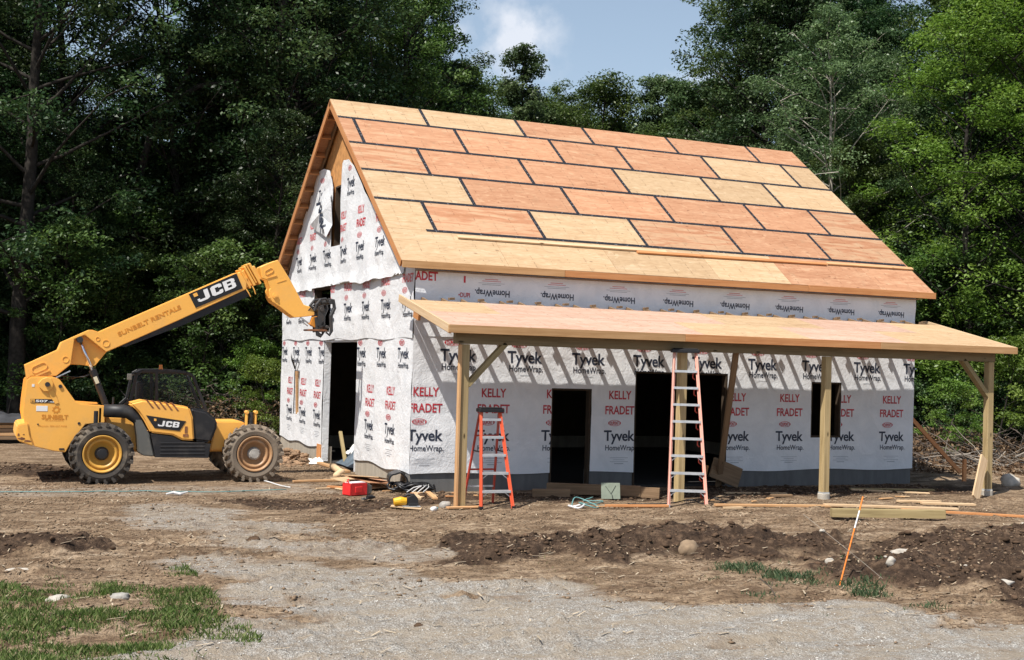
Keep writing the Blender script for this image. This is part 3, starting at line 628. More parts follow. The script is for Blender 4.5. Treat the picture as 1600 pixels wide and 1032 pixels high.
def wrap_surface(name, u0, u1, v0, v1, holes, D, P3, base, prints, mat, top=None, bot=None, step=.055, extra=()):
    us = sorted(set(np.round(np.concatenate([np.arange(u0, u1, step), [u1]]+[np.array(h[:2]) for h in holes if u0 < h[0] < u1]), 4)))
    vs = sorted(set(np.round(np.concatenate([np.arange(v0, v1, step), [v1]]+[np.array(h[2:]) for h in holes]), 4)))
    us = [u for u in us if u0 <= u <= u1]; vs = [v for v in vs if v0 <= v <= v1]
    V = []; Fc = []; MI = []
    G = {}
    for i, u in enumerate(us):
        for j, v in enumerate(vs):
            vv = v
            if top: vv = min(v, top(u))
            if bot and j == 0: vv = v+bot(u)
            G[i, j] = len(V); V.append((u, vv))
    for i in range(len(us)-1):
        for j in range(len(vs)-1):
            uc = (us[i]+us[i+1])/2; vc = (vs[j]+vs[j+1])/2
            if inhole(uc, vc, holes): continue
            if top and vs[j] >= top(us[i]) and vs[j] >= top(us[i+1]): continue
            Fc.append((G[i, j], G[i+1, j], G[i+1, j+1], G[i, j+1])); MI.append(0)
    V = np.array(V); off = np.full(len(V), base)+D(V[:, 0], V[:, 1])
    pts = [P3(u, v, o) for (u, v), o in zip(V, off)]
    def keep(u, v): return u0 < u < u1 and v0 < v < v1 and not inhole(u, v, holes) and (top is None or v < top(u)-.01)
    for (Pq, Fq_, mi) in prints:
        x0, y0 = Pq.min(0); x1, y1 = Pq.max(0)
        if x1 < u0 or x0 > u1 or y1 < v0 or y0 > v1: continue
        bm = bmesh.new(); vv = [bm.verts.new((p[0], p[1], 0)) for p in Pq]
        for q in Fq_:
            try: bm.faces.new([vv[i] for i in q])
            except ValueError: pass
        cu = [u for u in np.arange(math.floor(x0/.11)*.11, x1, .11) if x0 < u < x1]+[w for h in holes for w in h[:2] if x0 < w < x1]+[w for w in (u0, u1) if x0 < w < x1]
        cv = [u for u in np.arange(math.floor(y0/.11)*.11, y1, .11) if y0 < u < y1]+[w for h in holes for w in h[2:] if y0 < w < y1]+[w for w in (v0, v1) if y0 < w < y1]
        for u in cu: bmesh.ops.bisect_plane(bm, geom=bm.verts[:]+bm.edges[:]+bm.faces[:], plane_co=(u, 0, 0), plane_no=(1, 0, 0))
        for u in cv: bmesh.ops.bisect_plane(bm, geom=bm.verts[:]+bm.edges[:]+bm.faces[:], plane_co=(0, u, 0), plane_no=(0, 1, 0))
        bm.verts.index_update(); A = np.array([v.co[:2] for v in bm.verts]); o = base+D(A[:, 0], A[:, 1])+.005; nb = len(pts)
        pts += [P3(a[0], a[1], q) for a, q in zip(A, o)]
        for f in bm.faces:
            c = f.calc_center_median()
            if keep(c.x, c.y): Fc.append(tuple(nb+v.index for v in f.verts)); MI.append(mi)
        bm.free()
    for pl, mi, o in extra:
        nb = len(pts); pts += [P3(u, v, o) for u, v in pl]; Fc.append(tuple(range(nb, nb+len(pl)))); MI.append(mi)
    me = mesh(name, pts, Fc, [mat, M_ink, M_red, M_greyink, M_redlight, M_void], MI)
    sm = np.array(MI) == 0; me.polygons.foreach_set('use_smooth', sm)
    return link(name, me, house)
def tyvek(cx, zt_, zh, wT=.72, hT=.22, wH=.70, hH=.115, lines=None):
    o = [fit_text('Tyvek', cx, zt_, wT, caph=hT, bold=.02, space=.95), fit_text('HomeWrap.', cx+.03, zh, wH, caph=hH, bold=.012)]
    if lines: o += smallprint(cx, lines)
    return o
# front: lower sheet
pr = []
for k in range(-1, 9):
    x = .28+1.411*k
    pr += [fit_text('KELLY', x, 1.91, .52, caph=.175, bold=.022), fit_text('FRADET', x, 1.60, .68, caph=.175, bold=.022)]
    for q in (-2, -1): pr[q] = (pr[q][0], pr[q][1], 2)
    pr += dupont(x-.12, 1.33)+tyvek(x, 1.08, .83, lines=.62)
for k in range(9):
    x = .92+1.417*k; pr += tyvek(x, 2.63, 2.40, .76, .24, .74, .13)+dupont(x-.13, 2.865, .34); pr += [bar(x-.1, x+.12, 2.26, .01, 3)]
P3f = lambda u, v, o: (u, -o, v)
def Df(u, v): return fbm(u*1.1, v*1.3, 61, 3)*.022+np.maximum(0, .12-np.abs(fbm(u*.8+v*.9, v*.6-u*.3, 63, 2)))*.05
wrap_surface('front_house_wrap', -.012, L+.012, zt-.02, 2.99, FH, Df, P3f, .012, pr, M_wrap, bot=lambda u: -.02+.02*math.sin(u*2.1))
# front: upper sheet, printed upside down
pr = []
for k in range(9):
    x = 1.57+1.414*k; V_ = fit_text('HomeWrap.', x+.02, 3.85, .74, caph=.13, bold=.02, rot=math.pi); pr.append(V_)
    pr += [bar(x-.2, x+.2, 4.02, .008, 3), bar(x-.28, x+.28, 4.05, .007, 3), bar(x-.2, x+.2, 4.09, .010, 4), bar(x-.14, x+.14, 4.125, .012, 4)]
pr = [p for p in pr if p[0][:, 0].min() > 1.2]
pr += [fit_text('FRADET', .12, 4.13, .64, caph=.17, bold=.03, mi=2)]+[fit_text('\u2022DUPI', 1.0, 3.80, .24, caph=.09, bold=.02, mi=2)]+[bar(.98, 1.02, 4.1, .13, 2)]
def Du(u, v): return fbm(u*1.4, v*2.2, 71, 3)*.02+np.maximum(0, .10-np.abs(fbm(u*.9-v*1.6, v*.8, 73, 2)))*.09
wrap_surface('upper_front_house_wrap', -.012, L+.012, 2.97, 4.30, [], Du, P3f, .02, pr, M_wrap, step=.07)
# gable sheets
P3g = lambda u, v, o: (-o, u, v)
def gprint(p):     # text runs from the far end towards the corner
    Pq, Fq_, mi = p; return (np.stack([-Pq[:, 0], Pq[:, 1]], -1), [tuple(q[::-1]) for q in Fq_], mi)
def G_(l): return [gprint(x) for x in l]
pr = []
for k in range(0, 8):
    y = -(1.26+1.40*k)
    a = [fit_text('KELLY', y, 1.88, .50, caph=.175, bold=.015, mi=2), fit_text('FRADET', y, 1.59, .64, caph=.175, bold=.015, mi=2)]
    pr += G_(a+dupont(y-.12, 1.34)+tyvek(y, 1.12, .88, .66, .22, .62, .115, .7))
    y = -(.55+1.40*k) if k < 4 else -(7.85+1.25*(k-5))
    if y < -.2: pr += G_(tyvek(y, 2.64, 2.40, .66, .22, .62, .12)+dupont(y-.1, 2.84, .3))
def Dg(u, v): return fbm(u*1.0, v*1.5, 81, 2)*.025+np.maximum(0, .12-np.abs(fbm(u*.9+v*.5, v*.7, 83, 2)))*.06
vt = [(8.62, 2.56), (8.9, 2.20), (9.42, 2.58), (8.98, 2.12)]
wrap_surface('lower_gable_house_wrap', -.012, WD+.012, zt-.02, 2.93, GH, Dg, P3g, .012, G_([]) + pr, M_wrapg, bot=lambda u: -.02+.03*math.sin(u*3.1),
             extra=[([(9.45, 2.58), (9.38, 2.40), (8.99, 2.16), (8.91, 2.18)], 5, .075), ([(8.58, 2.58), (8.66, 2.42), (8.91, 2.16), (8.98, 2.18)], 5, .075)])  # tears are black faces on the wrap, painting the dark gap behind
pr = []
for k in range(-1, 8):
    y = -(1.72+1.37*k); pr += G_(tyvek(y, 3.63, 3.40, .66, .22, .60, .12)+dupont(y-.15, 3.86, .3, 4)+[fit_text('FRADET', y, 4.10, .60, caph=.17, bold=.03, mi=4)])
def Dm(u, v): return fbm(u*1.1, v*1.6, 85, 2)*.03+np.maximum(0, .14-np.abs(fbm(u*.7+v*.8, v*.7, 87, 2)))*.08
wrap_surface('middle_gable_house_wrap', -.012, WD+.012, 2.90, 4.36, GH, Dm, P3g, .028, pr, M_wrapg, bot=lambda u: .02*math.sin(u*2.7)+.02, top=lambda u: roofz(u)-.03)
pr = []
for k in range(-1, 6):
    y = -(2.14+1.36*k); pr += G_(tyvek(y, 4.95, 4.71, .66, .22, .60, .12)+dupont(y-.12, 5.2, .3, 4)+[fit_text('KELLY', y-.05, 5.76, .48, caph=.17, bold=.03, mi=4), fit_text('FRADET', y-.05, 5.47, .60, caph=.17, bold=.03, mi=2 if k == 1 else 4)])
pr += G_(tyvek(-4.45, 6.46, 6.22, .62, .24, .55, .12)+dupont(-4.5, 6.78, .28, 4)+tyvek(-6.85, 6.46, 6.2, .55, .22, .5, .12)+dupont(-6.85, 6.78, .28, 4))
LOB = [(0, 4.1), (3.3, 6.1), (4.2, 6.78), (4.6, 6.99), (5.10, 7.03), (5.20, 6.7), (5.24, 6.2), (5.92, 6.2), (5.94, 6.5), (6.3, 6.95), (6.75, 7.05), (7.25, 7.03), (7.6, 6.9), (8.2, 6.3), (12, 3)]
def topg(u):
    z = float(np.interp(u, [p[0] for p in LOB], [p[1] for p in LOB])); return min(z, roofz(u)-.06)
def Dt(u, v): return .02+fbm(u*1.1, v*1.3, 89, 2)*.05+np.maximum(0, .14-np.abs(fbm(u*1.1+v*.4, v*.5, 88, 2)))*.11+np.maximum(0, 4.42-v)*.14*(1+vn(u*3, v*0, 90))
wrap_surface('upper_gable_house_wrap', .5, WD-.5, 4.17, 7.1, GH, Dt, P3g, .035, pr, M_wrapg, top=topg, bot=lambda u: .02*math.sin(u*3.3)+.035*math.sin(u*1.3+1)+.010*math.sin(u*9))
# torn flap hanging over the attic opening, print turned on its side
FL = [(5.98, 6.50), (6.35, 6.42), (7.0, 6.30), (7.3, 6.05), (7.45, 5.75), (7.2, 5.58), (6.5, 5.45), (5.95, 5.32), (5.74, 5.6), (5.72, 6.1)]
n = len(FL); mb = MB(); cen = (6.5, 5.92)
v = [(-.14-.05*math.sin(i*2.1), y, z) for i, (y, z) in enumerate(FL)]+[(-.21, *cen)]
mb.add(v, [(i, (i+1) % n, n) for i in range(n)], 0)
Pq, Fq_, _ = fit_text('yvek', 0, 0, .95, caph=.36, bold=.03, rot=0)
c, s_ = math.cos(-1.15), math.sin(-1.15); q = np.stack([Pq[:, 0]*c-Pq[:, 1]*s_, Pq[:, 0]*s_+Pq[:, 1]*c], -1)
mb.add([(-.235, 6.28-a, 5.90+b_) for a, b_ in q], Fq_, 1)
mb.obj('torn_wrap_flap', [M_wrapg, M_ink], house)
# rough openings
def opening(name, a, b, c, d, front, sill=True, t=.04):
    mb = MB()
    def bx(u0, v0, u1, v1):
        if front: mb.box((u0, .005, v0), (u1, .155, v1))
        else: mb.box((.005, u0, v0), (.155, u1, v1))
    bx(a+.002, c, a+t, d-.002); bx(b-t, c, b-.002, d-.002); bx(a+t, d-t, b-t, d-.002)
    if sill: bx(a+t, c, b-t, c+t)
    mb.obj(name, M_in if front or d > 4 else M_wrapg, house)
opening('door_frame', 2.95, 3.85, .03, 2.02, True, False); opening('door_frame', 4.86, 7.12, .03, 2.40, True, False)
opening('door_frame', 3.68, 6.42, .03, 2.90, False, False)
opening('window_frame', 9.32, 10.14, 1.04, 2.27, True); opening('window_frame', 8.66, 9.22, 1.02, 2.14, False)
opening('window_frame', 5.92, 7.45, 3.10, 4.18, False); opening('window_frame', 5.22, 5.92, 5.10, 6.52, False)
mb = MB(); mb.box((-.02, 6.425, .05), (.1, 6.78, .42)); mb.obj('door_blocking', M_orange, house)
mb = MB(); mb.beam((.02, 8.95, 1.02), (-.03, 8.93, 2.12), .05, .12, up=(0, 1, 0)); mb.obj('window_brace', M_pine, house)

# -- roof sheathing, one part for each sheet
S_ = [0, .90, 2.115, 3.33, 4.545, 5.72, 6.885]
J = [[1.83, 4.31, 6.16, 8.59, 11.07], [.0, 2.44, 4.89, 6.73, 9.21, 11.67], [1.2, 3.67, 6.12, 8.59, 10.42], [1.86, 4.30, 6.74, 9.21, 11.1], [.66, 3.07, 5.51, 7.95, 10.38], [1.86, 4.31, 6.75, 8.59, 11.05]]
T = ['YOOYOO', 'SOOOOYY'.replace('S', 'O'), 'SOOYYY', 'YOOOOS', 'YSYSOS', 'YYYYOO']
T[0] = 'YYOOOO'
MM = {'Y': M_plyY, 'O': M_plyO, 'S': M_plyS}
def slab(name, x0, x1, s0, s1, mat, th=.016, back=False, parent=house, lift=0):
    c = rp((x0+x1)/2, (s0+s1)/2, lift, back)
    v = []
    for o in (-th, 0):
        for x, s in ((x0, s0), (x1, s0), (x1, s1), (x0, s1)): p = rp(x, s, o+lift, back); v.append((p[0]-c[0], p[1]-c[1], p[2]-c[2]))
    f = [(3, 2, 1, 0), (4, 5, 6, 7), (0, 1, 5, 4), (1, 2, 6, 5), (2, 3, 7, 6), (3, 0, 4, 7)]
    o = link(name, mesh(name, v, f, mat), parent); o.location = c; return o
for r in range(6):
    xs = [XL]+[j for j in J[r]]+[XR]
    for i in range(len(xs)-1):
        g = .0035
        slab('roof_panel', xs[i]+(g if i else 0), xs[i+1]-(g if i < len(xs)-2 else 0), S_[r]+(g if r else .004), S_[r+1]-(g if r < 5 else 0), MM[T[r][min(i, len(T[r])-1)]], lift=rng.uniform(-.0015, .0015))
TAPEX = [(XL, XR), (XL, XR), (XL, XR), (XL, XR), (.45, XR-.05)]
for r in range(5):
    slab('seam_tape', TAPEX[r][0], TAPEX[r][1], S_[r+1]-.043, S_[r+1]+.043, M_tape, .002, lift=.0055)
    for j in J[r]:
        slab('seam_tape', j-.04, j+.04, S_[r]+(.046 if r else .01), S_[r+1]-.046, M_tape, .002, lift=.0045)
slab('back_roof_sheathing', XL, XR, .02, 6.885, M_plyO, back=True)
# toe boards
def toe(x0, s0, x1, s1, mat):
    p0 = Vector(rp(x0, s0, .026)); p1 = Vector(rp(x1, s1, .026)); mb = MB(); mb.beam(p0, p1, .085, .036, up=Vector((0, -SP, CP))); mb.obj('toe_board', mat, house)
toe(1.05, 5.93, 5.85, 5.93, M_pinelight); toe(5.10, 6.02, 10.05, 5.97, M_orange); toe(10.1, 5.93, 12.62, 5.90, M_pine)
# boards along their own length
def board(name, p0, p1, w, t_, mat, parent=None, up=(0, 0, 1), bevel=.003):
    p0 = Vector(p0); p1 = Vector(p1); d = p1-p0; ln = d.length; xx = d.normalized(); u = Vector(up); yy = u.cross(xx)
    if yy.length < 1e-3: yy = Vector((0, 1, 0)).cross(xx)
    yy.normalize(); zz_ = xx.cross(yy)
    mb = MB(); mb.box((-ln/2, -w/2, -t_/2), (ln/2, w/2, t_/2)); mb.local = True
    o = mb.obj(name, mat, None, bevel=bevel)
    c = (p0+p1)/2; mm = Matrix((( xx.x, yy.x, zz_.x, c.x), (xx.y, yy.y, zz_.y, c.y), (xx.z, yy.z, zz_.z, c.z), (0, 0, 0, 1)))
    if parent is not None: o.parent = parent; mm = Matrix.Translation(-Vector(parent.location)) @ mm
    o.matrix_basis = mm; return o
se = 6.885
ye = -EOV; ze = HR-se*SP
board('fascia', (XL, ye-.014, ze-.075), (3.05, ye-.014, ze-.075), .14, .038, M_fasc, house, up=(0, -1, 0))
board('fascia', (3.06, ye-.016, ze-.08), (9.0, ye-.016, ze-.08), .13, .038, M_orange, house, up=(0, -1, 0))
board('fascia', (9.01, ye-.014, ze-.075), (XR, ye-.014, ze-.075), .14, .038, M_orange, house, up=(0, -1, 0))
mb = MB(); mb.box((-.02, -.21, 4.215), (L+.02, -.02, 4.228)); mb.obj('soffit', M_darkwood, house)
for bk in (False, True):
    for xx, nm in ((XL+.019, 'rake_board'), (XR-.019, 'rake_board')):
        a = Vector(rp(xx, .02, -.095, bk)); b_ = Vector(rp(xx, se-.03, -.095, bk)); board(nm, a, b_, .038, .15, M_orange, house, up=(0, (SP if bk else -SP), CP))
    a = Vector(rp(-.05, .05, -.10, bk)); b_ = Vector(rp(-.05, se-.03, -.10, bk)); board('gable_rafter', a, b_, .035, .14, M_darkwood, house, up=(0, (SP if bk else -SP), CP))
    s = .5
    while s < se:
        a = Vector(rp(XL+.04, s, -.095, bk)); b_ = Vector(rp(-.07, s, -.095, bk)); board('lookout', a, b_, .038, .14, M_orange, house, up=(0, (SP if bk else -SP), CP)); s += .61

# -- porch
PZ0, PSL, PY = 3.745, .226, -2.70; PXL, PXR = -.30, 12.52
PA = math.atan(PSL); pz = lambda y: PZ0+PSL*y
def pslab(name, x0, x1, y0, y1, mat, lift=0, th=.016):
    c = ((x0+x1)/2, (y0+y1)/2, pz((y0+y1)/2)); v = []
    for o in (-th+lift, lift):
        for x, y in ((x0, y0), (x1, y0), (x1, y1), (x0, y1)): v.append((x-c[0], y-c[1], pz(y)+o-c[2]))
    o = link(name, mesh(name, v, [(3, 2, 1, 0), (4, 5, 6, 7), (0, 1, 5, 4), (1, 2, 6, 5), (2, 3, 7, 6), (3, 0, 4, 7)], mat), house); o.location = c
xs = [PXL, 1.14, 3.58, 6.02, 8.46, 10.9, PXR]
for i in range(6): pslab('porch_roof_panel', xs[i]+.002, xs[i+1]-.002, -1.55, -.50, M_plyY if i in (0, 3, 5) else M_plyP, lift=rng.uniform(-.002, .002))
xs = [PXL, 2.36, 4.80, 7.24, 9.68, PXR]
for i in range(5): pslab('porch_roof_panel', xs[i]+.002, xs[i+1]-.002, PY, -1.554, M_plyP if i in (0, 1, 3) else M_plyY, lift=rng.uniform(-.002, .002))
x = PXL+.02
k = 0
while x < PXR:
    y1 = -.045
    if x < -.03 or x > L+.03: y1 = -.045
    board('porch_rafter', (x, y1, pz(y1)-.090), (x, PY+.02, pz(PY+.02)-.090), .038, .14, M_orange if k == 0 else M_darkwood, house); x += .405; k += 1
board('porch_barge_board', (PXL-.012, .0, pz(0)-.068), (PXL-.012, PY-.02, pz(PY-.02)-.068), .035, .14, M_pinelight, house)
board('porch_barge_board', (PXR+.012, .0, pz(0)-.068), (PXR+.012, PY-.02, pz(PY-.02)-.068), .035, .14, M_pinelight, house)
zf = pz(PY)-.072
board('porch_fascia', (PXL-.03, PY-.022, zf), (4.35, PY-.022, zf), .14, .038, M_fasc, house, up=(0, -1, 0))
board('porch_fascia', (4.355, PY-.022, zf), (8.9, PY-.022, zf), .14, .038, M_orange, house, up=(0, -1, 0))
board('porch_fascia', (8.905, PY-.022, zf), (PXR+.03, PY-.022, zf), .14, .038, M_fasc, house, up=(0, -1, 0))
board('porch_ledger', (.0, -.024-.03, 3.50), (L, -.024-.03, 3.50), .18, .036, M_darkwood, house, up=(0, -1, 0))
board('ledger_block', (-.02, -.06, 3.42), (-.02, -.35, 3.35), .05, .2, M_orange, house)
BY = -2.40
board('porch_beam', (-.09, BY, 2.915), (4.44, BY, 2.915), .14, .20, M_beam, house)
board('porch_beam', (4.445, BY, 2.915), (12.20, BY, 2.915), .14, .20, M_beam, house)
PO = [(.10, 2.81), (4.50, 2.81), (7.84, 2.81), (12.10, 2.81)]
for i, (x, zt_) in enumerate(PO):
    zb = H(x, BY)-.02
    board('porch_post', (x, BY, zb+(.10 if i > 1 else 0)), (x, BY, zt_), .145, .145, M_post, house, up=(0, 1, 0), bevel=.005)
    if i > 1:
        mb = MB(); mb.tube([(x, BY, zb-.2), (x, BY, zb+.13)], .12, 20); mb.obj('pier', M_rockw, house, bevel=.006)
        mb = MB(); mb.box((x-.078, BY-.078, zb+.10), (x+.078, BY+.078, zb+.16)); mb.obj('post_bracket', M_alu, house)
board('post_packer', (-.005, BY-.06, H(.1, BY)), (-.005, BY-.06, 2.8), .04, .10, M_pine, house, up=(0, 1, 0))
board('knee_brace', (.16, BY, 2.10), (.86, BY, 2.84), .14, .09, M_treated, house)
board('knee_brace', (12.04, BY, 2.10), (11.34, BY, 2.84), .14, .09, M_treated, house)
board('knee_brace', (12.10, BY+.06, 2.10), (12.10, BY+.76, 2.84), .09, .14, M_treated, house)
# bits of rafter blocking between sheathing and wall
for i in range(20):
    x = .55+i*.607
    if x < L: board('rafter_block', (x, -.37, pz(-.37)+.025), (x+.12, -.34, pz(-.36)+.035), .06, .045, M_darkwood, house)

# ------------------------------------------------------------------ yellow telehandler
TL = (-3.95, 3.2, 0)
tele = thing('telehandler', TL, 'yellow telescopic handler with its boom raised against the gable wall', 'construction vehicle')
def part(mb, name, mats, parent=tele, **k): return mb.obj(name, mats, parent, **k)
def subobj(mb, name, mats, par, **k):      # sub-part: coordinates relative to the machine, parented to a part
    o = mb.obj(name, mats, tele, **k); o.parent = par; return o
def lettering(name, s, p0, p1, h, y, mat, par, bold=.05, off=.004, space=1.0, w=None):
    """flat letters on a side panel facing -y, baseline from p0 to p1 (x,z)"""
    V, Fc = textmesh(s, bold, space); x0, x1 = V[:, 0].min(), V[:, 0].max(); d = Vector((p1[0]-p0[0], p1[1]-p0[1])); ln = d.length; d.normalize(); n = Vector((-d.y, d.x))
    sx = ln/(x1-x0); sy = h/.73
    v = []
    for a, b_ in V: q = Vector(p0)+d*((a-x0)*sx)+n*(b_*sy); v.append((q.x-TL[0], y-off-TL[1], q.y))
    o = link(name, mesh(name, v, Fc, mat), tele)
    if par is not None: o.parent = par
    return o
# chassis
REAR = [(-6.754, 1.919), (-6.691, 1.976), (-6.45, 1.99), (-6.259, 1.985), (-6.18, 1.95), (-6.123, 1.875), (-5.871, 1.527), (-5.78, 1.49), (-5.343, 1.463), (-5.332, 1.136), (-5.682, 1.105), (-5.924, .766), (-6.023, .569), (-6.236, .598), (-6.579, .683), (-6.665, .905), (-6.764, 1.127), (-6.80, 1.30), (-6.791, 1.515)]
mb = MB(); mb.prism(REAR, 2.45, 2.53); mb.prism(REAR, 3.85, 3.93)
mb.box((-6.70, 2.53, .80), (-6.0, 3.85, 1.45)); mb.box((-6.0, 2.62, 1.13), (-5.35, 3.85, 1.44))
ch = part(mb, 'rear_chassis', M_yel, bevel=.012, seg=2)
mb = MB(); mb.prism([(-5.30, 1.22), (-4.70, 1.22), (-4.62, .60), (-5.22, .60)], 2.72, 3.7); mb.box((-5.6, 2.8, .55), (-2.7, 3.65, .95)); part(mb, 'main_frame', M_yel, bevel=.01)
mb = MB(); mb.prism([(-6.891, 1.071), (-6.86, 1.10), (-6.70, 1.13), (-6.66, .905), (-6.585, .683), (-6.855, .78), (-6.91, .877)], 2.42, 3.96); cw = part(mb, 'counterweight', M_yel, bevel=.02, seg=2)
mb = MB(); rr = random.Random(3)
def chip(cx, cz, rx, rz_, y, n=11): return [(cx+rx*math.cos(2*math.pi*i/n)*rr.uniform(.55, 1.1), y, cz+rz_*math.sin(2*math.pi*i/n)*rr.uniform(.5, 1.1)) for i in range(n)]
for a in ((-6.80, .835, .075, .028), (-6.70, .785, .08, .022), (-6.86, .90, .022, .03), (-6.77, .91, .02, .012)):
    p = chip(*a, 2.416); mb.add(p, [tuple(range(len(p)))])
subobj(mb, 'rust_patch', M_rust, cw)
# pins and plates on the side
mb = MB()
def disc(mb, x, z, r, y0, y1, n=24, m=0): mb.tube([(x, y0, z), (x, y1, z)], r, n, m)
mb.prism([(-6.56, 1.86), (-6.49, 1.95), (-6.40, 1.985), (-6.33, 1.96), (-6.29, 1.88), (-6.30, 1.78), (-6.36, 1.72), (-6.45, 1.72), (-6.53, 1.79)], 2.41, 2.45); mb.prism([(-6.36, 1.84), (-6.30, 1.80), (-6.21, 1.60), (-6.17, 1.50), (-6.24, 1.48), (-6.33, 1.62), (-6.41, 1.78)], 2.435, 2.45)
pl = part(mb, 'pivot_plate', M_yel, bevel=.006)
mb = MB(); disc(mb, -6.391, 1.851, .045, 2.37, 2.45); disc(mb, -6.16, 1.818, .034, 2.425, 2.46); disc(mb, -5.80, 1.12, .026, 2.44, 2.46); disc(mb, -6.53, 1.10, .015, 2.44, 2.46); mb.box((-6.14, 2.44, .62), (-6.05, 2.46, .65))
part(mb, 'pivot_pin', M_coupler)
mb = MB(); mb.box((-6.676, 2.444, 1.502), (-6.244, 2.452, 1.572)); sg = part(mb, 'model_badge', M_blks)
mb = MB(); mb.box((-6.672, 2.440, 1.508), (-6.60, 2.446, 1.566)); subobj(mb, 'badge_square', M_yel, sg)
lettering('badge_lettering', 'C', (-6.660, 1.520), (-6.613, 1.519), .036, 2.438, M_blks, sg, .03)
lettering('badge_lettering', '507', (-6.585, 1.518), (-6.37, 1.513), .042, 2.442, M_white, sg, .03)
lettering('badge_lettering', '-42', (-6.365, 1.513), (-6.26, 1.511), .022, 2.442, M_white, sg, .03)
mb = MB(); mb.box((-6.57, 2.445, 1.345), (-6.37, 2.453, 1.445)); mb.box((-6.66, 2.445, 1.80), (-6.615, 2.453, 1.85)); part(mb, 'sticker', M_white)
lettering('hire_lettering', 'SUNBELT', (-6.47, 1.20), (-6.0, 1.195), .085, 2.449, M_yeld, ch, .03)
for k, (a, b_, z) in enumerate([(-6.40, -6.08, 1.165), (-6.50, -6.02, 1.055)]): lettering('hire_lettering', 'Rentals  800 667 9328'[:(7 if k == 0 else 21)], (a, z), (b_, z-.003), .03, 2.449, M_yeld, ch, .0)
mb = MB(); cx, cz = -6.215, 1.375
pts = []
for i in range(24):
    r = .085 if i % 3 == 1 else .06; a = 2*math.pi*i/24; pts.append((cx+r*math.cos(a), 2.4465, cz+r*math.sin(a)))
inn = [(cx+.034*math.cos(2*math.pi*i/24), 2.4465, cz+.034*math.sin(2*math.pi*i/24)) for i in range(24)]
mb.add(pts+inn, [(i, (i+1) % 24, (i+1) % 24+24, i+24) for i in range(24)]); subobj(mb, 'sun_emblem', M_yeld, ch)
# boom
NOTCH = [(-6.778, 2.197), (-6.194, 2.502), (-6.138, 2.648), (-5.626, 2.91), (-5.575, 2.912), (-5.459, 2.873), (-2.824, 4.185), (-2.600, 4.09), (-2.62, 3.85), (-3.936, 3.168), (-5.094, 2.59), (-5.31, 2.485), (-5.715, 2.805), (-5.90, 2.720), (-5.951, 2.229), (-6.206, 1.997), (-6.657, 1.987), (-6.728, 1.922)]
FULL = NOTCH[:11]+[(-5.29, 2.486), (-5.488, 2.219), (-5.539, 2.196), (-5.746, 2.223), (-5.951, 2.228)]+NOTCH[15:]
mb = MB(); mb.prism(NOTCH, 2.95, 3.09); boom = part(mb, 'boom', M_yel, bevel=.012, seg=2)
mb = MB(); mb.prism([(a, b_) for a, b_ in FULL], 3.091, 3.38); subobj(mb, 'boom_inner_plate', M_yel, boom, bevel=.006)
mb = MB()
d = Vector((-2.62+5.094, 3.85-2.59)).normalized(); nrm = Vector((-d.y, d.x))
a = Vector((-5.05, 2.60)); b_ = Vector((-2.60, 3.87)); c_ = b_-nrm*.165; e_ = a-nrm*.05+d*.1; f_ = Vector((-3.94, 3.165))-nrm*.125
mb.prism([(a.x, a.y), (b_.x, b_.y), (c_.x, c_.y), (f_.x, f_.y), (e_.x, e_.y)], 3.0, 3.34); subobj(mb, 'boom_underside', M_blk, boom)
def dish(mb, x, z, r, y): # raised ring
    n = 28; mb.lathe_y([(y, r), (y-.012, r), (y-.012, r*.84), (y+.003, r*.80), (y+.003, .001)], (x, z), n)
mb = MB()
for x, z, r in ((-6.052, 2.323, .062), (-5.317, 2.659, .070), (-5.475, 2.741, .038)): dish(mb, x, z, r, 2.952)
subobj(mb, 'pressed_boss', M_yel, boom, smooth=False)
mb = MB()
def slot(mb, x0, z0, x1, z1, r, y):
    d = Vector((x1-x0, z1-z0)).normalized(); a0 = math.atan2(d.y, d.x); n = 10; o = []; i_ = []
    for rr_, l in ((r, o), (r*.78, i_)):
        for k in range(n+1): t = a0+math.pi/2+math.pi*k/n; l.append((x0+rr_*math.cos(t), z0+rr_*math.sin(t)))
        for k in range(n+1): t = a0-math.pi/2+math.pi*k/n; l.append((x1+rr_*math.cos(t), z1+rr_*math.sin(t)))
    m = len(o); v = [(x, y, z) for x, z in o]+[(x, y-.016, z) for x, z in o]+[(x, y-.016, z) for x, z in i_]+[(x, y+.002, z) for x, z in i_]
    mb.add(v, [(a+k*m, (a+1) % m+k*m, (a+1) % m+(k+1)*m, a+(k+1)*m) for k in range(3) for a in range(m)]+[tuple(range(3*m, 4*m))])
slot(mb, -6.585, 2.115, -6.45, 2.185, .075, 2.952); mb.beam((-6.58, 2.94, 1.99), (-6.33, 2.94, 2.11), .02, .028); subobj(mb, 'pressed_slot', M_yel, boom)
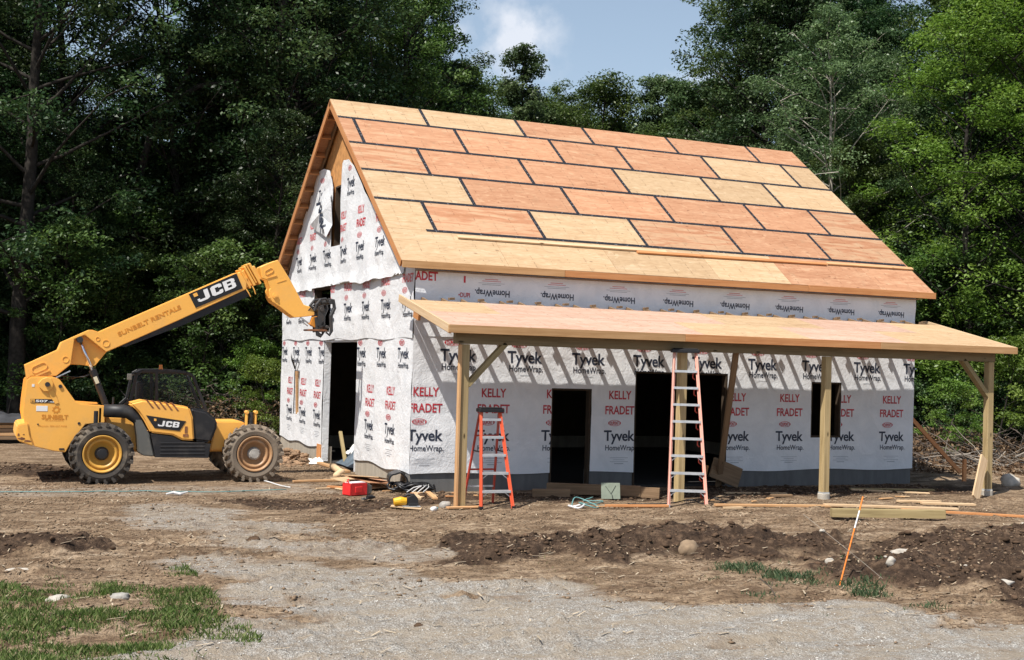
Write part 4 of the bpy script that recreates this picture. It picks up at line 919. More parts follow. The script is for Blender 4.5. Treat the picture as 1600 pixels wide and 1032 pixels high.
# decal on the boom
D0 = [(-3.77, 3.696), (-2.832, 4.162), (-2.691, 3.868), (-3.621, 3.423)]
mb = MB(); mb.prism(D0, 2.940, 2.949); dc = subobj(mb, 'boom_decal', M_blks, boom)
u = Vector((D0[2][0]-D0[3][0], D0[2][1]-D0[3][1])).normalized(); w_ = Vector((D0[0][0]-D0[3][0], D0[0][1]-D0[3][1])).normalized()
def jcb(name, base, u, up, ln, h, y, par, mat=M_white, bold=.09):
    q4 = lambda x0, y0, x1, y1: [(x0, y0), (x1, y0), (x1, y1), (x0, y1)]
    P = [q4(.20, .30, .31, 1), [(.05, 0), (.24, 0), (.31, .12), (.31, .3), (.20, .3), (.20, .22), (.02, .22), (0, .12)], q4(0, .22, .06, .36),          # J
         [(.37, .12), (.43, 0), (.43, 1), (.37, .88)], q4(.43, 0, .48, 1), q4(.48, .74, .62, 1), [(.62, .74), (.66, .80), (.66, .90), (.62, 1)], q4(.48, 0, .62, .26), [(.62, 0), (.66, .1), (.66, .20), (.62, .26)], q4(.57, .62, .66, .80), q4(.57, .20, .66, .38),   # C
         q4(.70, 0, .80, 1), q4(.80, .80, .94, 1), [(.94, .80), (.94, 1), (1, .9), (1, .62), (.96, .55), (.90, .60), (.90, .80)], q4(.80, .42, .94, .60), [(.94, .42), (.94, .6), (.97, .54), (1, .46), (1, .10), (.95, 0), (.90, .2), (.90, .42)], q4(.80, 0, .95, .20)]   # B
    v = []; Fc = []
    for pg in P:
        n0 = len(v)
        for a, b2 in pg: q = base+u*((a+.03*b2)*ln)+up*(b2*h); v.append((q.x-TL[0], y-TL[1]-.0004*len(Fc), q.y))
        Fc.append(tuple(range(n0, len(v))))
    o = link(name, mesh(name, v, Fc, mat), tele); o.parent = par; return o
bs = Vector(D0[3])+u*.10+w_*.075
jcb('boom_lettering', bs, u, w_, .83, .20, 2.936, dc)
q0 = Vector(D0[0])+u*.07-w_*.10; sq = [q0, q0+u*.085, q0+u*.085+w_*.07, q0+w_*.07]
mb = MB(); mb.prism([(p.x, p.y) for p in sq], 2.931, 2.9345); subobj(mb, 'decal_square', M_yel, dc)
rb = Vector((-5.07, 2.78)); re = Vector((-3.88, 3.375)); lettering('hire_lettering', 'SUNBELT RENTALS', (-5.08, 2.80), (-3.90, 3.40), .085, 2.949, M_yeld, boom, .03)
# boom head collar
mb = MB()
def rot_quad(cx, l, w0, w1):   # slab across the boom at distance along it
    p = Vector((-2.824, 4.185))+d*cx; q = Vector((-2.62, 3.85))+d*cx
    up = (p-q).normalized(); return [(q-up*w0), (q-up*w0+d*l), (p+up*w1+d*l), (p+up*w1)]
def rq(mb, cx, l, w0, w1, y0, y1): mb.prism([(v.x, v.y) for v in rot_quad(cx, l, w0, w1)], y0, y1)
rq(mb, .0, .16, -.02, -.02, 2.97, 3.36); rq(mb, .07, .035, .02, .03, 2.93, 3.40); rq(mb, .16, .05, .0, .05, 2.90, 3.43); rq(mb, .23, .035, -.03, .07, 2.93, 3.40); rq(mb, .28, .05, .02, .07, 2.90, 3.43); rq(mb, .33, .07, -.06, -.02, 3.0, 3.33)
col = part(mb, 'boom_collar', M_yel, bevel=.01)
mb = MB()
mb.tube([(-2.63, 2.93, 3.86), (-2.57, 2.92, 3.77), (-2.53, 2.93, 3.70)], .012, 6); mb.tube([(-2.50, 2.93, 3.92), (-2.46, 2.92, 3.84), (-2.43, 2.93, 3.76)], .012, 6); subobj(mb, 'collar_hook', M_yel, col)
# gooseneck head
NECK = [(-2.344, 4.322), (-2.20, 4.40), (-1.983, 4.494), (-1.723, 4.113), (-1.407, 3.588), (-1.281, 3.557), (-1.174, 3.45), (-1.174, 3.377), (-1.324, 3.346), (-1.597, 3.31), (-1.72, 3.385), (-1.901, 3.517), (-2.07, 3.62), (-2.12, 3.70), (-2.145, 3.847), (-2.122, 3.897), (-2.189, 4.064), (-2.30, 4.10)]
mb = MB(); mb.prism(NECK, 2.97, 3.03); mb.prism(NECK, 3.30, 3.36)
for i in range(2, 5): 
    a, b2 = NECK[i-1], NECK[i]; mb.beam((a[0], 3.165, a[1]-.02), (b2[0], 3.165, b2[1]-.02), .27, .03)
for i in range(9, 13):
    a, b2 = NECK[i], NECK[i+1]; mb.beam((a[0], 3.165, a[1]+.02), (b2[0], 3.165, b2[1]+.02), .27, .03)
nk = part(mb, 'boom_head', M_yel, bevel=.01)
mb = MB(); disc(mb, -2.02, 3.745, .055, 2.94, 2.97); disc(mb, -2.015, 3.74, .022, 2.92, 2.95); subobj(mb, 'neck_pin', M_yel, nk); mb = MB(); slot(mb, -2.20, 4.22, -2.12, 4.27, .05, 2.972); mb.beam((-2.20, 2.96, 4.10), (-2.0, 2.96, 4.17), .012, .018); mb.beam((-1.99, 2.965, 4.02), (-1.80, 2.965, 4.09), .008, .012); subobj(mb, 'neck_rib', M_yel, nk)
# coupler
mb = MB()
for y0 in (2.88, 3.38):
    mb.tube([(-1.20, y0, 3.46), (-1.16, y0, 3.60), (-1.08, y0, 3.71), (-.97, y0, 3.73), (-.90, y0, 3.66)], .030, 8)
    mb.prism([(-1.13, 3.56), (-1.02, 3.60), (-.98, 3.46), (-1.00, 3.28), (-1.07, 3.14), (-1.15, 3.16), (-1.12, 3.36)], y0-.02, y0+.04)
for y0 in (2.82, 3.44):
    mb.tube([(-.93, y0, 3.71), (-.82, y0, 3.70), (-.79, y0, 3.54), (-.86, y0, 3.38), (-.85, y0, 3.20), (-.84, y0, 3.06), (-.88, y0, 2.97), (-.96, y0, 3.03)], [.035, .04, .04, .045, .04, .04, .03, .02], 8)
mb.tube([(-1.05, 2.84, 3.50), (-1.05, 3.46, 3.50)], .045, 14); mb.tube([(-.88, 2.78, 3.66), (-.88, 3.50, 3.66)], .045, 14); mb.tube([(-.93, 2.80, 3.14), (-.93, 3.48, 3.14)], .035, 14)
mb.tube([(-1.16, 2.90, 3.34), (-1.13, 2.9, 3.12), (-1.12, 2.9, 2.97), (-1.03, 2.9, 2.94)], .035, 8); mb.tube([(-1.35, 3.0, 3.42), (-1.2, 2.93, 3.60), (-1.06, 2.9, 3.66), (-1.0, 2.93, 3.5)], .014, 6); mb.tube([(-1.3, 3.05, 3.40), (-1.14, 2.96, 3.56), (-1.02, 2.9, 3.60), (-.96, 2.93, 3.42)], .014, 6)
cp = part(mb, 'coupler', M_coupler, bevel=.004)
mb = MB(); mb.prism([(-1.27, 3.18), (-1.22, 3.34), (-1.12, 3.36), (-1.09, 3.20), (-1.16, 3.12)], 2.95, 3.05); subobj(mb, 'coupler_link', M_yeld, cp, bevel=.006)
mb = MB(); mb.box((-1.29, 2.86, 3.05), (-.92, 3.40, 3.085)); subobj(mb, 'coupler_step', M_rust, cp, bevel=.004)
mb = MB(); mb.beam((-1.45, 3.06, 3.33), (-1.25, 3.06, 3.19), .03, .03); mb.beam((-1.47, 3.12, 3.29), (-1.27, 3.12, 3.15), .02, .02); subobj(mb, 'coupler_ram', M_steel, cp)
# lift ram
mb = MB(); mb.tube([(-5.80, 3.02, 2.71), (-5.515, 3.02, 2.055)], .032, 16); rod = part(mb, 'lift_ram_rod', M_steel, smooth=True)
mb = MB(); mb.tube([(-5.55, 3.02, 2.13), (-5.50, 3.02, 2.02)], .07, 16); mb.tube([(-5.52, 3.02, 2.07), (-5.25, 3.02, 1.40)], .062, 18); ram = part(mb, 'lift_ram_barrel', M_blk)
mb = MB(); disc(mb, -5.80, 2.712, .06, 2.95, 3.08); part(mb, 'lift_ram_pin', M_coupler)
mb = MB(); mb.beam((-5.50, 2.953, 2.00), (-5.445, 2.953, 1.87), .006, .07); subobj(mb, 'ram_label', plain('cream_label', (.62, .58, .42)), ram)
mb = MB(); mb.beam((-6.2, 3.2, 1.96), (-5.94, 3.2, 2.10), .03, .025); mb.tube([(-5.59, 2.98, 2.20), (-5.56, 2.98, 2.12)], .012, 8); part(mb, 'levelling_ram', M_steel)
mb = MB(); mb.tube([(-6.1, 3.1, 2.0), (-5.9, 3.1, 1.985), (-5.7, 3.05, 1.99), (-5.53, 3.05, 2.06)], .012, 6); mb.tube([(-6.15, 3.15, 1.93), (-5.9, 3.15, 1.95), (-5.6, 3.1, 2.04)], .010, 6); part(mb, 'hydraulic_hose', M_blkrub, smooth=True)
# engine pod on the near side
HOOD = [(-4.892, 1.500), (-4.86, 1.53), (-4.669, 1.584), (-4.292, 1.535), (-3.774, 1.455), (-3.70, 1.256), (-3.655, .800), (-3.888, .812), (-4.081, .907), (-4.495, .952), (-4.628, 1.194), (-4.74, 1.358)]
mb = MB(); mb.prism(HOOD, 2.33, 2.86); hood = part(mb, 'engine_cover', M_yel, bevel=.035, seg=3)
mb = MB()
for k in range(5):
    x = -4.60+k*.118; mb.prism([(x, 1.585-k*.012), (x+.035, 1.583-k*.012), (x+.155, 1.43-k*.012), (x+.12, 1.425-k*.012)], 2.325, 2.60)
subobj(mb, 'air_vent', M_rust, hood)
D2 = [(-4.592, 1.291), (-3.832, 1.18), (-3.949, .99), (-4.423, 1.044)]
mb = MB(); mb.prism(D2, 2.322, 2.329); d2 = subobj(mb, 'cover_decal', M_blks, hood)
u2 = Vector((-3.949+4.423, .99-1.044)).normalized(); jcb('cover_lettering', Vector((-4.37, 1.085)), Vector((.997, -.075)), Vector((.075, .997)), .40, .11, 2.318, d2, bold=.08)
mb = MB(); mb.prism([(-4.44, 1.185), (-4.395, 1.18), (-4.395, 1.225), (-4.44, 1.23)], 2.316, 2.3205); subobj(mb, 'decal_square', M_yel, d2)
mb = MB(); mb.box((-3.85, 2.321, .95), (-3.80, 2.329, 1.08)); mb.box((-3.88, 2.321, .88), (-3.78, 2.329, .93)); subobj(mb, 'latch_label', M_rust, hood)
mb = MB(); mb.prism([(-3.772, 1.452), (-3.44, 1.38), (-3.27, 1.25), (-3.222, 1.15), (-3.225, 1.05), (-3.336, .754), (-3.654, .790), (-3.697, 1.256)], 2.335, 2.90); part(mb, 'engine_pod_rear', M_blkgrey if 0 else M_blk, bevel=.05, seg=3)
mb = MB(); mb.prism([(-4.485, .935), (-4.08, .885), (-3.887, .785), (-3.335, .735), (-3.37, .46), (-4.39, .478)], 2.345, 2.85)
for k in range(4): mb.box((-4.30, 2.335, .53+k*.07), (-3.45, 2.346, .555+k*.07))
part(mb, 'side_skirt', M_blk, bevel=.012)
mb = MB(); mb.prism([(-4.80, 1.22), (-4.68, 1.22), (-4.515, .933), (-4.404, .492), (-4.62, .51), (-4.69, .56), (-4.73, .864)], 2.36, 2.80); part(mb, 'mud_guard', M_blkgrey, bevel=.02, seg=2)
mb = MB(); mb.tube([(-5.36, 2.52, 1.36), (-5.0, 2.50, 1.355), (-4.88, 2.48, 1.33), (-4.74, 2.46, 1.20), (-4.62, 2.46, 1.02)], [.125, .13, .125, .10, .07], 20); part(mb, 'air_intake_pipe', M_blk, smooth=True)
mb = MB(); disc(mb, -5.5, 1.2, .001, 2.5, 2.51); mb.tube([(-5.50, 2.5, 1.12), (-5.50, 2.5, 1.36)], .065, 16); mb.box((-5.60, 2.44, 1.06), (-5.42, 2.60, 1.12)); mb.tube([(-5.18, 2.6, 1.45), (-5.18, 2.6, 1.62)], .02, 8); part(mb, 'axle_lock_cylinder', M_blk)
mb = MB(); mb.box((-5.45, 2.45, 1.10), (-5.40, 2.6, 1.42)); part(mb, 'cylinder_guard', M_yel, bevel=.005)
# front frame
mb = MB(); mb.prism([(-3.20, 1.162), (-2.66, 1.165), (-2.60, 1.10), (-2.983, .792), (-3.032, .593), (-3.3, .594)], 2.62, 3.75); mb.prism([(-2.75, 1.16), (-2.60, 1.12), (-2.15, .85), (-2.15, .65), (-2.6, .6), (-2.9, .7)], 2.8, 3.6); part(mb, 'front_frame', M_yel, bevel=.02, seg=2)
mb = MB(); mb.tube([(-2.525, 2.52, 1.08), (-2.525, 2.52, 1.36)], .055, 16); part(mb, 'stabiliser_cylinder', M_blk)
mb = MB(); mb.box((-2.63, 2.46, 1.05), (-2.60, 2.6, 1.38)); mb.box((-2.45, 2.46, 1.05), (-2.42, 2.6, 1.38)); disc(mb, -2.615, 1.36, .035, 2.44, 2.6); disc(mb, -2.435, 1.36, .035, 2.44, 2.6); part(mb, 'stabiliser_bracket', M_yel, bevel=.005)
mb = MB(); mb.box((-5.65, 2.5, .50), (-5.15, 4.0, .66)); mb.box((-2.72, 2.5, .50), (-2.30, 4.0, .66)); part(mb, 'axle', M_blk, bevel=.03)
# cab on the far side
mb = MB(); CB = [(-4.891, 1.42), (-4.757, 1.55), (-4.666, 2.06), (-4.557, 2.125), (-4.1, 2.14), (-3.685, 2.116), (-3.554, 2.046), (-3.255, 1.321)]
for y0 in (3.40, 4.12):
    for a, b2 in list(zip(CB[:-1], CB[1:]))+[((-4.25, 1.3), (-4.28, 2.12))]: mb.beam((a[0], y0, a[1]), (b2[0], y0, b2[1]), .06, .06, up=(0, 1, 0))
mb.prism([(-4.62, 2.10), (-4.557, 2.135), (-4.1, 2.155), (-3.685, 2.13), (-3.60, 2.10), (-3.60, 2.08), (-4.62, 2.08)], 3.38, 4.15); mb.box((-4.9, 3.38, .9), (-3.25, 4.15, 1.36))
cab = part(mb, 'cab', M_blk, bevel=.008)
for y0 in (3.42, 4.10):
    mb = MB(); mb.prism([(-4.84, 1.40), (-4.72, 1.55), (-4.65, 2.05), (-4.10, 2.10), (-3.60, 2.05), (-3.31, 1.36)], y0, y0+.008); subobj(mb, 'cab_window', M_glass, cab)
mb = MB(); mb.box((-4.55, 3.6, 1.3), (-4.15, 3.95, 1.45)); mb.box((-4.62, 3.6, 1.4), (-4.5, 3.95, 1.9)); subobj(mb, 'seat', M_blk, cab, bevel=.03)
mb = MB(); mb.tube([(-3.75, 3.78, 1.3), (-3.9, 3.78, 1.55)], .02, 8); n = 20
mb.tube([(-3.93+.04*math.cos(2*math.pi*i/n), 3.78+.17*math.sin(2*math.pi*i/n), 1.57+.16*math.cos(2*math.pi*i/n)*.6) for i in range(n+1)], .013, 6); subobj(mb, 'steering_wheel', M_blk, cab)
mb = MB(); mb.tube([(-4.156, 3.7, 2.16), (-4.156, 3.7, 2.18)], .045, 16); mb.tube([(-4.156, 3.7, 2.18), (-4.156, 3.7, 2.255)], [.038, .032], 16); subobj(mb, 'beacon', M_amber, cab)
mb = MB(); mb.tube([(-4.70, 3.4, 2.05), (-4.80, 3.2, 2.04), (-4.84, 3.1, 2.0)], .014, 6); mb.box((-4.88, 3.02, 1.95), (-4.80, 3.12, 2.07)); subobj(mb, 'mirror', M_blkgrey, cab, bevel=.01)
# wheels
def wheel(cx, cz, y0, y1, R, worn, name='wheel', side=1):
    w = thing(name, (cx, (y0+y1)/2, cz), None, None); w.parent = tele; w.location = (cx-TL[0], (y0+y1)/2-TL[1], cz)
    def wo(mb, nm, mat, **k):
        v = mb.obj(nm, mat, None, **k); v.parent = w; v.location = (-cx, -(y0+y1)/2, -cz); return v
    yo, yi = (y0, y1) if side == 1 else (y1, y0); s = 1 if side == 1 else -1; ym = (y0+y1)/2; rt = R-.045
    mb = MB(); rr_ = R*.60
    mb.lathe_y([(yo+s*.05, rr_), (yo+s*.015, rr_+.03), (yo+s*.0, rr_+.10), (yo+s*.02, rt-.04), (yo+s*.06, rt), (yi-s*.06, rt), (yi-s*.02, rt-.04), (yi, rr_+.10), (yi-s*.05, rr_)], (cx, cz), 56)
    nl = 22
    for k in range(nl):
        for hs in (0, 1):
            a0 = 2*math.pi*(k+.5*hs)/nl; ya, yb = (yo-s*.0, ym+s*.02) if hs == 0 else (yi, ym-s*.02)
            v = []
            for r in (rt-.02, R):
                sh = .0 if r < rt else .004
                for (yy, da) in ((ya, 0.), (yb, .20)):
                    for q in (-.055, .055): a = a0+da+q*(1-.15*(r > rt)); v.append((cx+r*math.cos(a), yy, cz+r*math.sin(a)))
            mb.add(v, [(0, 1, 3, 2), (4, 6, 7, 5), (0, 4, 5, 1), (1, 5, 7, 3), (3, 7, 6, 2), (2, 6, 4, 0)])
            # shoulder of the lug running down the sidewall
            v = []
            for r, yy in ((rt-.11, ya+s*.012), (rt-.005, ya-s*.004+s*.01)):
                for q in (-.045, .045):
                    a = a0+q-.02; v += [(cx+r*math.cos(a), yy, cz+r*math.sin(a)), (cx+r*math.cos(a), yy+(s if hs == 0 else -s)*.05, cz+r*math.sin(a))]
            mb.add(v, [(0, 2, 6, 4), (1, 5, 7, 3), (0, 4, 5, 1), (2, 3, 7, 6)])
    wo(mb, 'tyre', M_rubberd if worn else M_rubber)
    mb = MB(); rr2 = R*.62
    mb.lathe_y([(yo+s*.012, rr2-.005), (yo+s*.0, rr2-.02), (yo+s*.03, rr2-.045), (yo+s*.09, rr2-.055), (yo+s*.095, rr2-.075), (yo+s*.06, rr2-.085), (yo+s*.065, rr2-.12), (yo+s*.16, rr2-.15), (yo+s*.17, .10), (yo+s*.17, .001)], (cx, cz), 48)
    wo(mb, 'rim', M_rimr if worn else M_rim, smooth=True)
    mb = MB(); mb.lathe_y([(yo+s*.165, .13), (yo+s*.10, .125), (yo+s*.09, .11), (yo+s*.06, .09), (yo+s*.055, .001)], (cx, cz), 28)
    for k in range(10): a = 2*math.pi*k/10; mb.tube([(cx+.105*math.cos(a), yo+s*.10, cz+.105*math.sin(a)), (cx+.105*math.cos(a), yo+s*.075, cz+.105*math.sin(a))], .012, 6)
    wo(mb, 'hub', M_rock if worn else M_blk, smooth=False)
    return w
wheel(-5.387, .560, 2.12, 2.56, .585, False); wheel(-2.500, .553, 2.12, 2.56, .578, True)
wheel(-5.387, .560, 3.95, 4.39, .585, False, side=-1); wheel(-2.500, .553, 3.95, 4.39, .578, True, side=-1)

# ------------------------------------------------------------------ ladders
def stepladder(label, feet_c, yaw, h, n, wb, wt, spread, lean, mf, mr, folded, first, topmat=M_blks, roll=0.0):
    """front feet centre, yaw = direction of ladder width; local y is 'behind'"""
    t = thing('stepladder', (feet_c[0], feet_c[1], H(*feet_c)-.005), label, 'stepladder', rz=yaw)
    def P(x, y, z): return (x, y, z)
    def o(mb, nm, mat, **k): v = mb.obj(nm, mat, None, **k); v.parent = t; return v
    ty = lean*h if folded else spread*.48
    th = h
    for sx in (-1, 1):
        mb = MB(); mb.beam((sx*wb/2, 0, 0), (sx*wt/2+roll, ty, th), .028, .075, up=(0, 1, 0)); mb.beam((sx*(wb/2-.012), .0, .0), (sx*(wt/2-.012)+roll, ty, th), .05, .010, up=(0, 1, 0)); o(mb, 'front_rail', mf)
        mb = MB(); mb.box((sx*wb/2-.03, -.045, -.0), (sx*wb/2+.03, .045, .05)); o(mb, 'foot', M_blkrub if first else M_alu)
        mb = MB()
        if folded: mb.beam((sx*(wb/2-.02), .10, .02), (sx*(wt/2-.01)+roll, ty+.07, th), .025, .05, up=(0, 1, 0))
        else: mb.beam((sx*(wb/2-.02), spread, .0), (sx*wt/2+roll, ty+.05, th), .025, .06, up=(0, 1, 0))
        o(mb, 'rear_rail', mr)
    for k in range(1, n+1):
        f = k*.305/th*1.0; w = wb+(wt-wb)*f-.03; y = ty*f; z = th*f; cx = roll*f
        mb = MB(); mb.box((cx-w/2, y-.045, z-.012), (cx+w/2, y+.045, z+.008)); mb.box((cx-w/2, y-.048, z-.034), (cx+w/2, y-.040, z+.008)); 
        if (folded and k < 4) or (not folded and k in (1, 2)): 
            for sx in (-1, 1): mb.beam((cx+sx*(w/2), y-.02, z-.11), (cx+sx*(w/2-.12), y-.02, z-.02), .016, .004, up=(0, 1, 0))
        o(mb, 'step', M_alu)
        if not folded and k in (1, 2, 3, 4, 5):
            fr = f; yr = spread+(ty+.05-spread)*fr; mb = MB(); wr = wb+(wt-wb)*fr-.05; mb.beam((cx-wr/2, yr, z), (cx+wr/2, yr, z), .03, .03); o(mb, 'rear_brace', M_alu if k % 2 else mr)
        if folded:   # curved spreader brackets along the rear rail
            mb = MB(); xx = cx+w/2-.03; mb.tube([(xx, y+.03, z-.02), (xx-.035, y+.06, z-.06), (xx-.03, y+.09, z-.13), (xx+.01, y+.10, z-.16)], .012, 6); o(mb, 'spreader_bracket', mr)
    if not folded:
        for sx in (-1, 1):
            mb = MB(); z = th*.58; f = .58; mb.beam((sx*(wb+(wt-wb)*f)/2, ty*f, z), (sx*(wb+(wt-wb)*f)/2, spread+(ty+.05-spread)*f, z), .006, .025); o(mb, 'spreader', M_blks)
    mb = MB(); mb.box((-wt/2-.05+roll, ty-.09, th-.01), (wt/2+.05+roll, ty+.12, th+.055)); mb.box((-wt/2-.02+roll, ty-.07, th+.055), (wt/2+.02+roll, ty+.10, th+.075)); o(mb, 'top_cap', topmat, bevel=.01)
    return t
stepladder('short orange stepladder standing open under the porch beside the left post', (.63, -2.80), R_(-2), 1.65, 5, .60, .36, .95, 0, M_ladO, M_ladD, False, True)
stepladder('tall faded pink stepladder leaning folded against the porch beam', (4.06, -3.42), R_(-24), 2.78, 8, .70, .42, 0, .30, M_ladP, M_ladD, True, False)

# ------------------------------------------------------------------ lumber, tools and litter in the yard
def lay(name, label, cat, x0, y0, x1, y1, w, t_, mat, dz=0, group=None, up=(0, 0, 1), z0=None, z1=None):
    a = Vector((x0, y0, (H(x0, y0)+t_/2+.012 if z0 is None else z0)+dz)); b2 = Vector((x1, y1, (H(x1, y1)+t_/2+.012 if z1 is None else z1)+dz))
    return tag(board(name, a, b2, w, t_, mat, None, up), label, cat, group)
lay('board', 'long orange board lying in front of the porch, right of the tall ladder', 'board', 4.55, -3.55, 7.1, -3.88, .10, .04, M_pine)
lay('board', 'pale board lying end to end with the long orange board', 'board', 6.75, -3.80, 9.05, -4.75, .12, .04, M_pinelight)
lay('board', 'thin pink board running out of the right edge of the photo', 'board', 7.9, -4.55, 10.3, -6.6, .09, .04, M_orange)
lay('board', 'short pale board by the base of the right hand post', 'board', 9.1, -3.75, 10.1, -4.1, .14, .04, M_pinelight)
lay('board', 'second short pale board overlapping the first near the right post', 'board', 8.7, -3.55, 9.6, -3.70, .12, .04, M_pinelight, .02)
tb = lay('timber', 'thick treated timber lying on edge in the dirt in front of the porch', 'timber', 5.85, -5.15, 7.70, -5.85, .14, .14, M_treated, .02)
lay('board', 'small offcut lying under the left end of the orange board', 'board offcut', 4.6, -3.75, 4.95, -3.80, .09, .04, M_pinelight)
lay('board', 'pink two by four lying left of the tall ladder feet', 'board', 2.62, -3.0, 3.72, -3.32, .09, .04, M_orange)
lay('board', 'thin board lying in the shade of the porch beside the big doorway', 'board', 6.2, -1.4, 7.6, -1.5, .10, .03, M_pinelight)
lay('board', 'short brown board lying in the shade near the third post', 'board', 6.9, -1.95, 7.3, -2.1, .12, .04, M_darkwood)
lay('board', 'pale board lying in the shade left of the right hand post', 'board', 9.7, -.9, 11.3, -1.7, .14, .03, M_treated)
lay('board', 'second pale board in the shade left of the right hand post', 'board', 9.5, -1.2, 10.9, -2.0, .10, .03, M_pinelight)
lay('timber', 'brown timber lying across the small doorway under the porch', 'timber', 2.55, -.75, 4.05, -1.75, .14, .20, M_darkwood, .02)
lay('timber', 'short pale block lying in front of the left end of the brown timber', 'timber', 2.10, -1.05, 2.75, -1.35, .14, .14, M_darkwood)
lay('timber', 'dark timber lying in front of the big doorway', 'timber', 3.7, -1.5, 4.35, -1.95, .12, .2, M_darkwood)
lay('board', 'narrow board leaning against the porch beam beside the big doorway', 'board', 6.72, -.35, 5.80, -2.25, .14, .04, M_darkwood, 0, None, (0, 1, 0), .05, 2.86)
lay('board', 'wide board leaning against the right hand porch post', 'board', 11.15, -3.05, 11.85, -2.56, .22, .04, M_pinelight, 0, None, (0, 1, 0), H(11, -3), .80)
lay('board', 'orange brace board running from the far house corner to a stake', 'board', 12.21, .25, 13.9, .25, .10, .04, M_bright, 0, None, (0, 1, 0), 1.62, .20)
lay('stake', 'short orange stake at the foot of the brace board', 'stake', 14.0, .22, 14.02, .24, .10, .05, M_bright, 0, None, (0, 1, 0), -.02, .52)
o = lay('board', 'brown panel slumped against the right side of the big doorway', 'board', 6.4, -.55, 7.2, -.45, .05, .42, M_darkwood, .12); o.rotation_euler.y += .35
lay('board', 'short orange stick standing at the left edge of the slumped brown panel', 'board offcut', 6.20, -.62, 6.28, -.60, .04, .04, M_orange, 0, None, (0, 1, 0), .2, .50)
lay('board', 'long board lying across the gable doorway in front of the red box', 'board', -1.75, 2.0, -.35, 2.15, .09, .04, M_pine)
lay('board', 'board lying on the ground behind the red box', 'board', -1.35, .9, -.75, .55, .12, .04, M_orange)
lay('board', 'pale two by four pointing away from the foundation corner', 'board', .0, -.25, -.28, -1.35, .09, .04, M_pinelight)
lay('board', 'second two by four beside the first at the foundation corner', 'board', .25, -.35, -.02, -1.50, .09, .04, M_pine)
lay('board', 'flat board under the foot of the left porch post', 'board', -.22, -2.62, .42, -2.58, .12, .03, M_pine)
lay('board', 'flat board carrying the yellow circular saw', 'board', -1.15, -2.40, -.68, -2.62, .14, .025, M_pinelight)
lay('threshold_board', 'rough board lying across the gable doorway sill', 'board', -.10, 3.8, -.14, 6.3, .12, .05, M_pine)
rq_ = random.Random(21)
for k in range(14):
    cx0 = rq_.uniform(-1.7, 1.6); cy0 = rq_.uniform(-1.9, -.3) if cx0 > -.2 else rq_.uniform(-1.9, 1.6); a0 = rq_.uniform(0, 3.1); l0 = rq_.uniform(.10, .35)
    lay('wood_offcut', 'small pale offcut of lumber dropped in the dirt around the near foundation corner', 'wood offcut', cx0, cy0, cx0+l0*math.cos(a0), cy0+l0*math.sin(a0), rq_.choice([.04, .09, .12]), .02, rq_.choice([M_pine, M_pinelight, M_orange]), 0, 'small offcuts around the foundation corner')
for k in range(10):
    cx0 = rq_.uniform(2.0, 11.0); cy0 = rq_.uniform(-3.2, -1.9); a0 = rq_.uniform(-.6, .6); l0 = rq_.uniform(.10, .5)
    lay('wood_offcut', 'thin splinter of lumber lying in the dirt along the front of the porch', 'wood offcut', cx0, cy0, cx0+l0*math.cos(a0), cy0+l0*math.sin(a0), rq_.choice([.03, .05, .09]), .018, rq_.choice([M_pine, M_pinelight, M_darkwood]), 0, 'lumber splinters along the porch')
# scraps of plywood piled at the corner
for k, (a, b2, w, l, rz, m_, lb) in enumerate([(-.58, 1.05, .75, 1.1, .5, M_plyY, 'lowest'), (-.50, .85, .62, .95, .25, M_plyO, 'middle'), (-.62, .80, .5, .8, .8, M_plyY, 'topmost')]):
    mb = MB(); mb.box((-w/2, -l/2, -.008), (w/2, l/2, .008)); mb.local = True; o = mb.obj('plywood_offcut', m_); o.location = (a, b2, H(a, b2)+.10+k*.06); o.rotation_euler = (.10-.05*k, .08*k, rz)
    tag(o, f'{lb} plywood offcut of the pile at the near corner of the foundation', 'plywood offcut')
# black membrane roll
mb = MB(); n = 26; c0 = Vector((-.16, .28, .20)); v = []; 
for i in range(n+1):
    a = -.6+i/n*4.4; r = .22-.03*i/n; v.append((r*math.cos(a), r*.8*math.sin(a)))
vv = []; 
for k, (yy) in enumerate((-.28, .28)):
    for x, z in v: vv.append((c0.x+x*.95+yy*.25, c0.y+yy, c0.z+z+.01*math.sin(x*30+k)))
m_ = n+1; f = [(i, i+1, i+1+m_, i+m_) for i in range(n)]
mb.add(vv, f); o = mb.obj('membrane_roll', M_blkrub); md = o.modifiers.new('s', 'SOLIDIFY'); md.thickness = .03
tag(o, 'curled black rubber membrane lying against the foundation corner', 'membrane')
mb = MB()
for k in range(9):
    c0 = Vector((rng.uniform(-.25, .25), rng.uniform(-.25, .1), H(0, -.2)+.05)); q = []
    for i in range(14): a = 2*math.pi*i/13; q.append((c0.x+.28*math.cos(a+k), c0.y+.16*math.sin(a+k), c0.z+.07+.06*math.sin(2*a+k)))
    mb.tube(q, .022, 6, 0)
o = mb.obj('hose_coil', M_blkrub, smooth=True); o.location = (.02, -.02, 0); tag(o, 'tangle of black hose in front of the curled membrane', 'hose')
mb = MB()
for k in range(4): mb.tube([(-.2+.1*k, -.45-.02*k, H(0, -.4)+.05), (-.05+.1*k, -.40, H(0, -.4)+.13), (.12+.06*k, -.36+.04*k, H(0, -.4)+.16), (.25, -.30, H(0, -.4)+.10)], .010, 6)
tag(mb.obj('cord', M_whitec, smooth=True), 'white cord lying over the black hose tangle', 'cord')
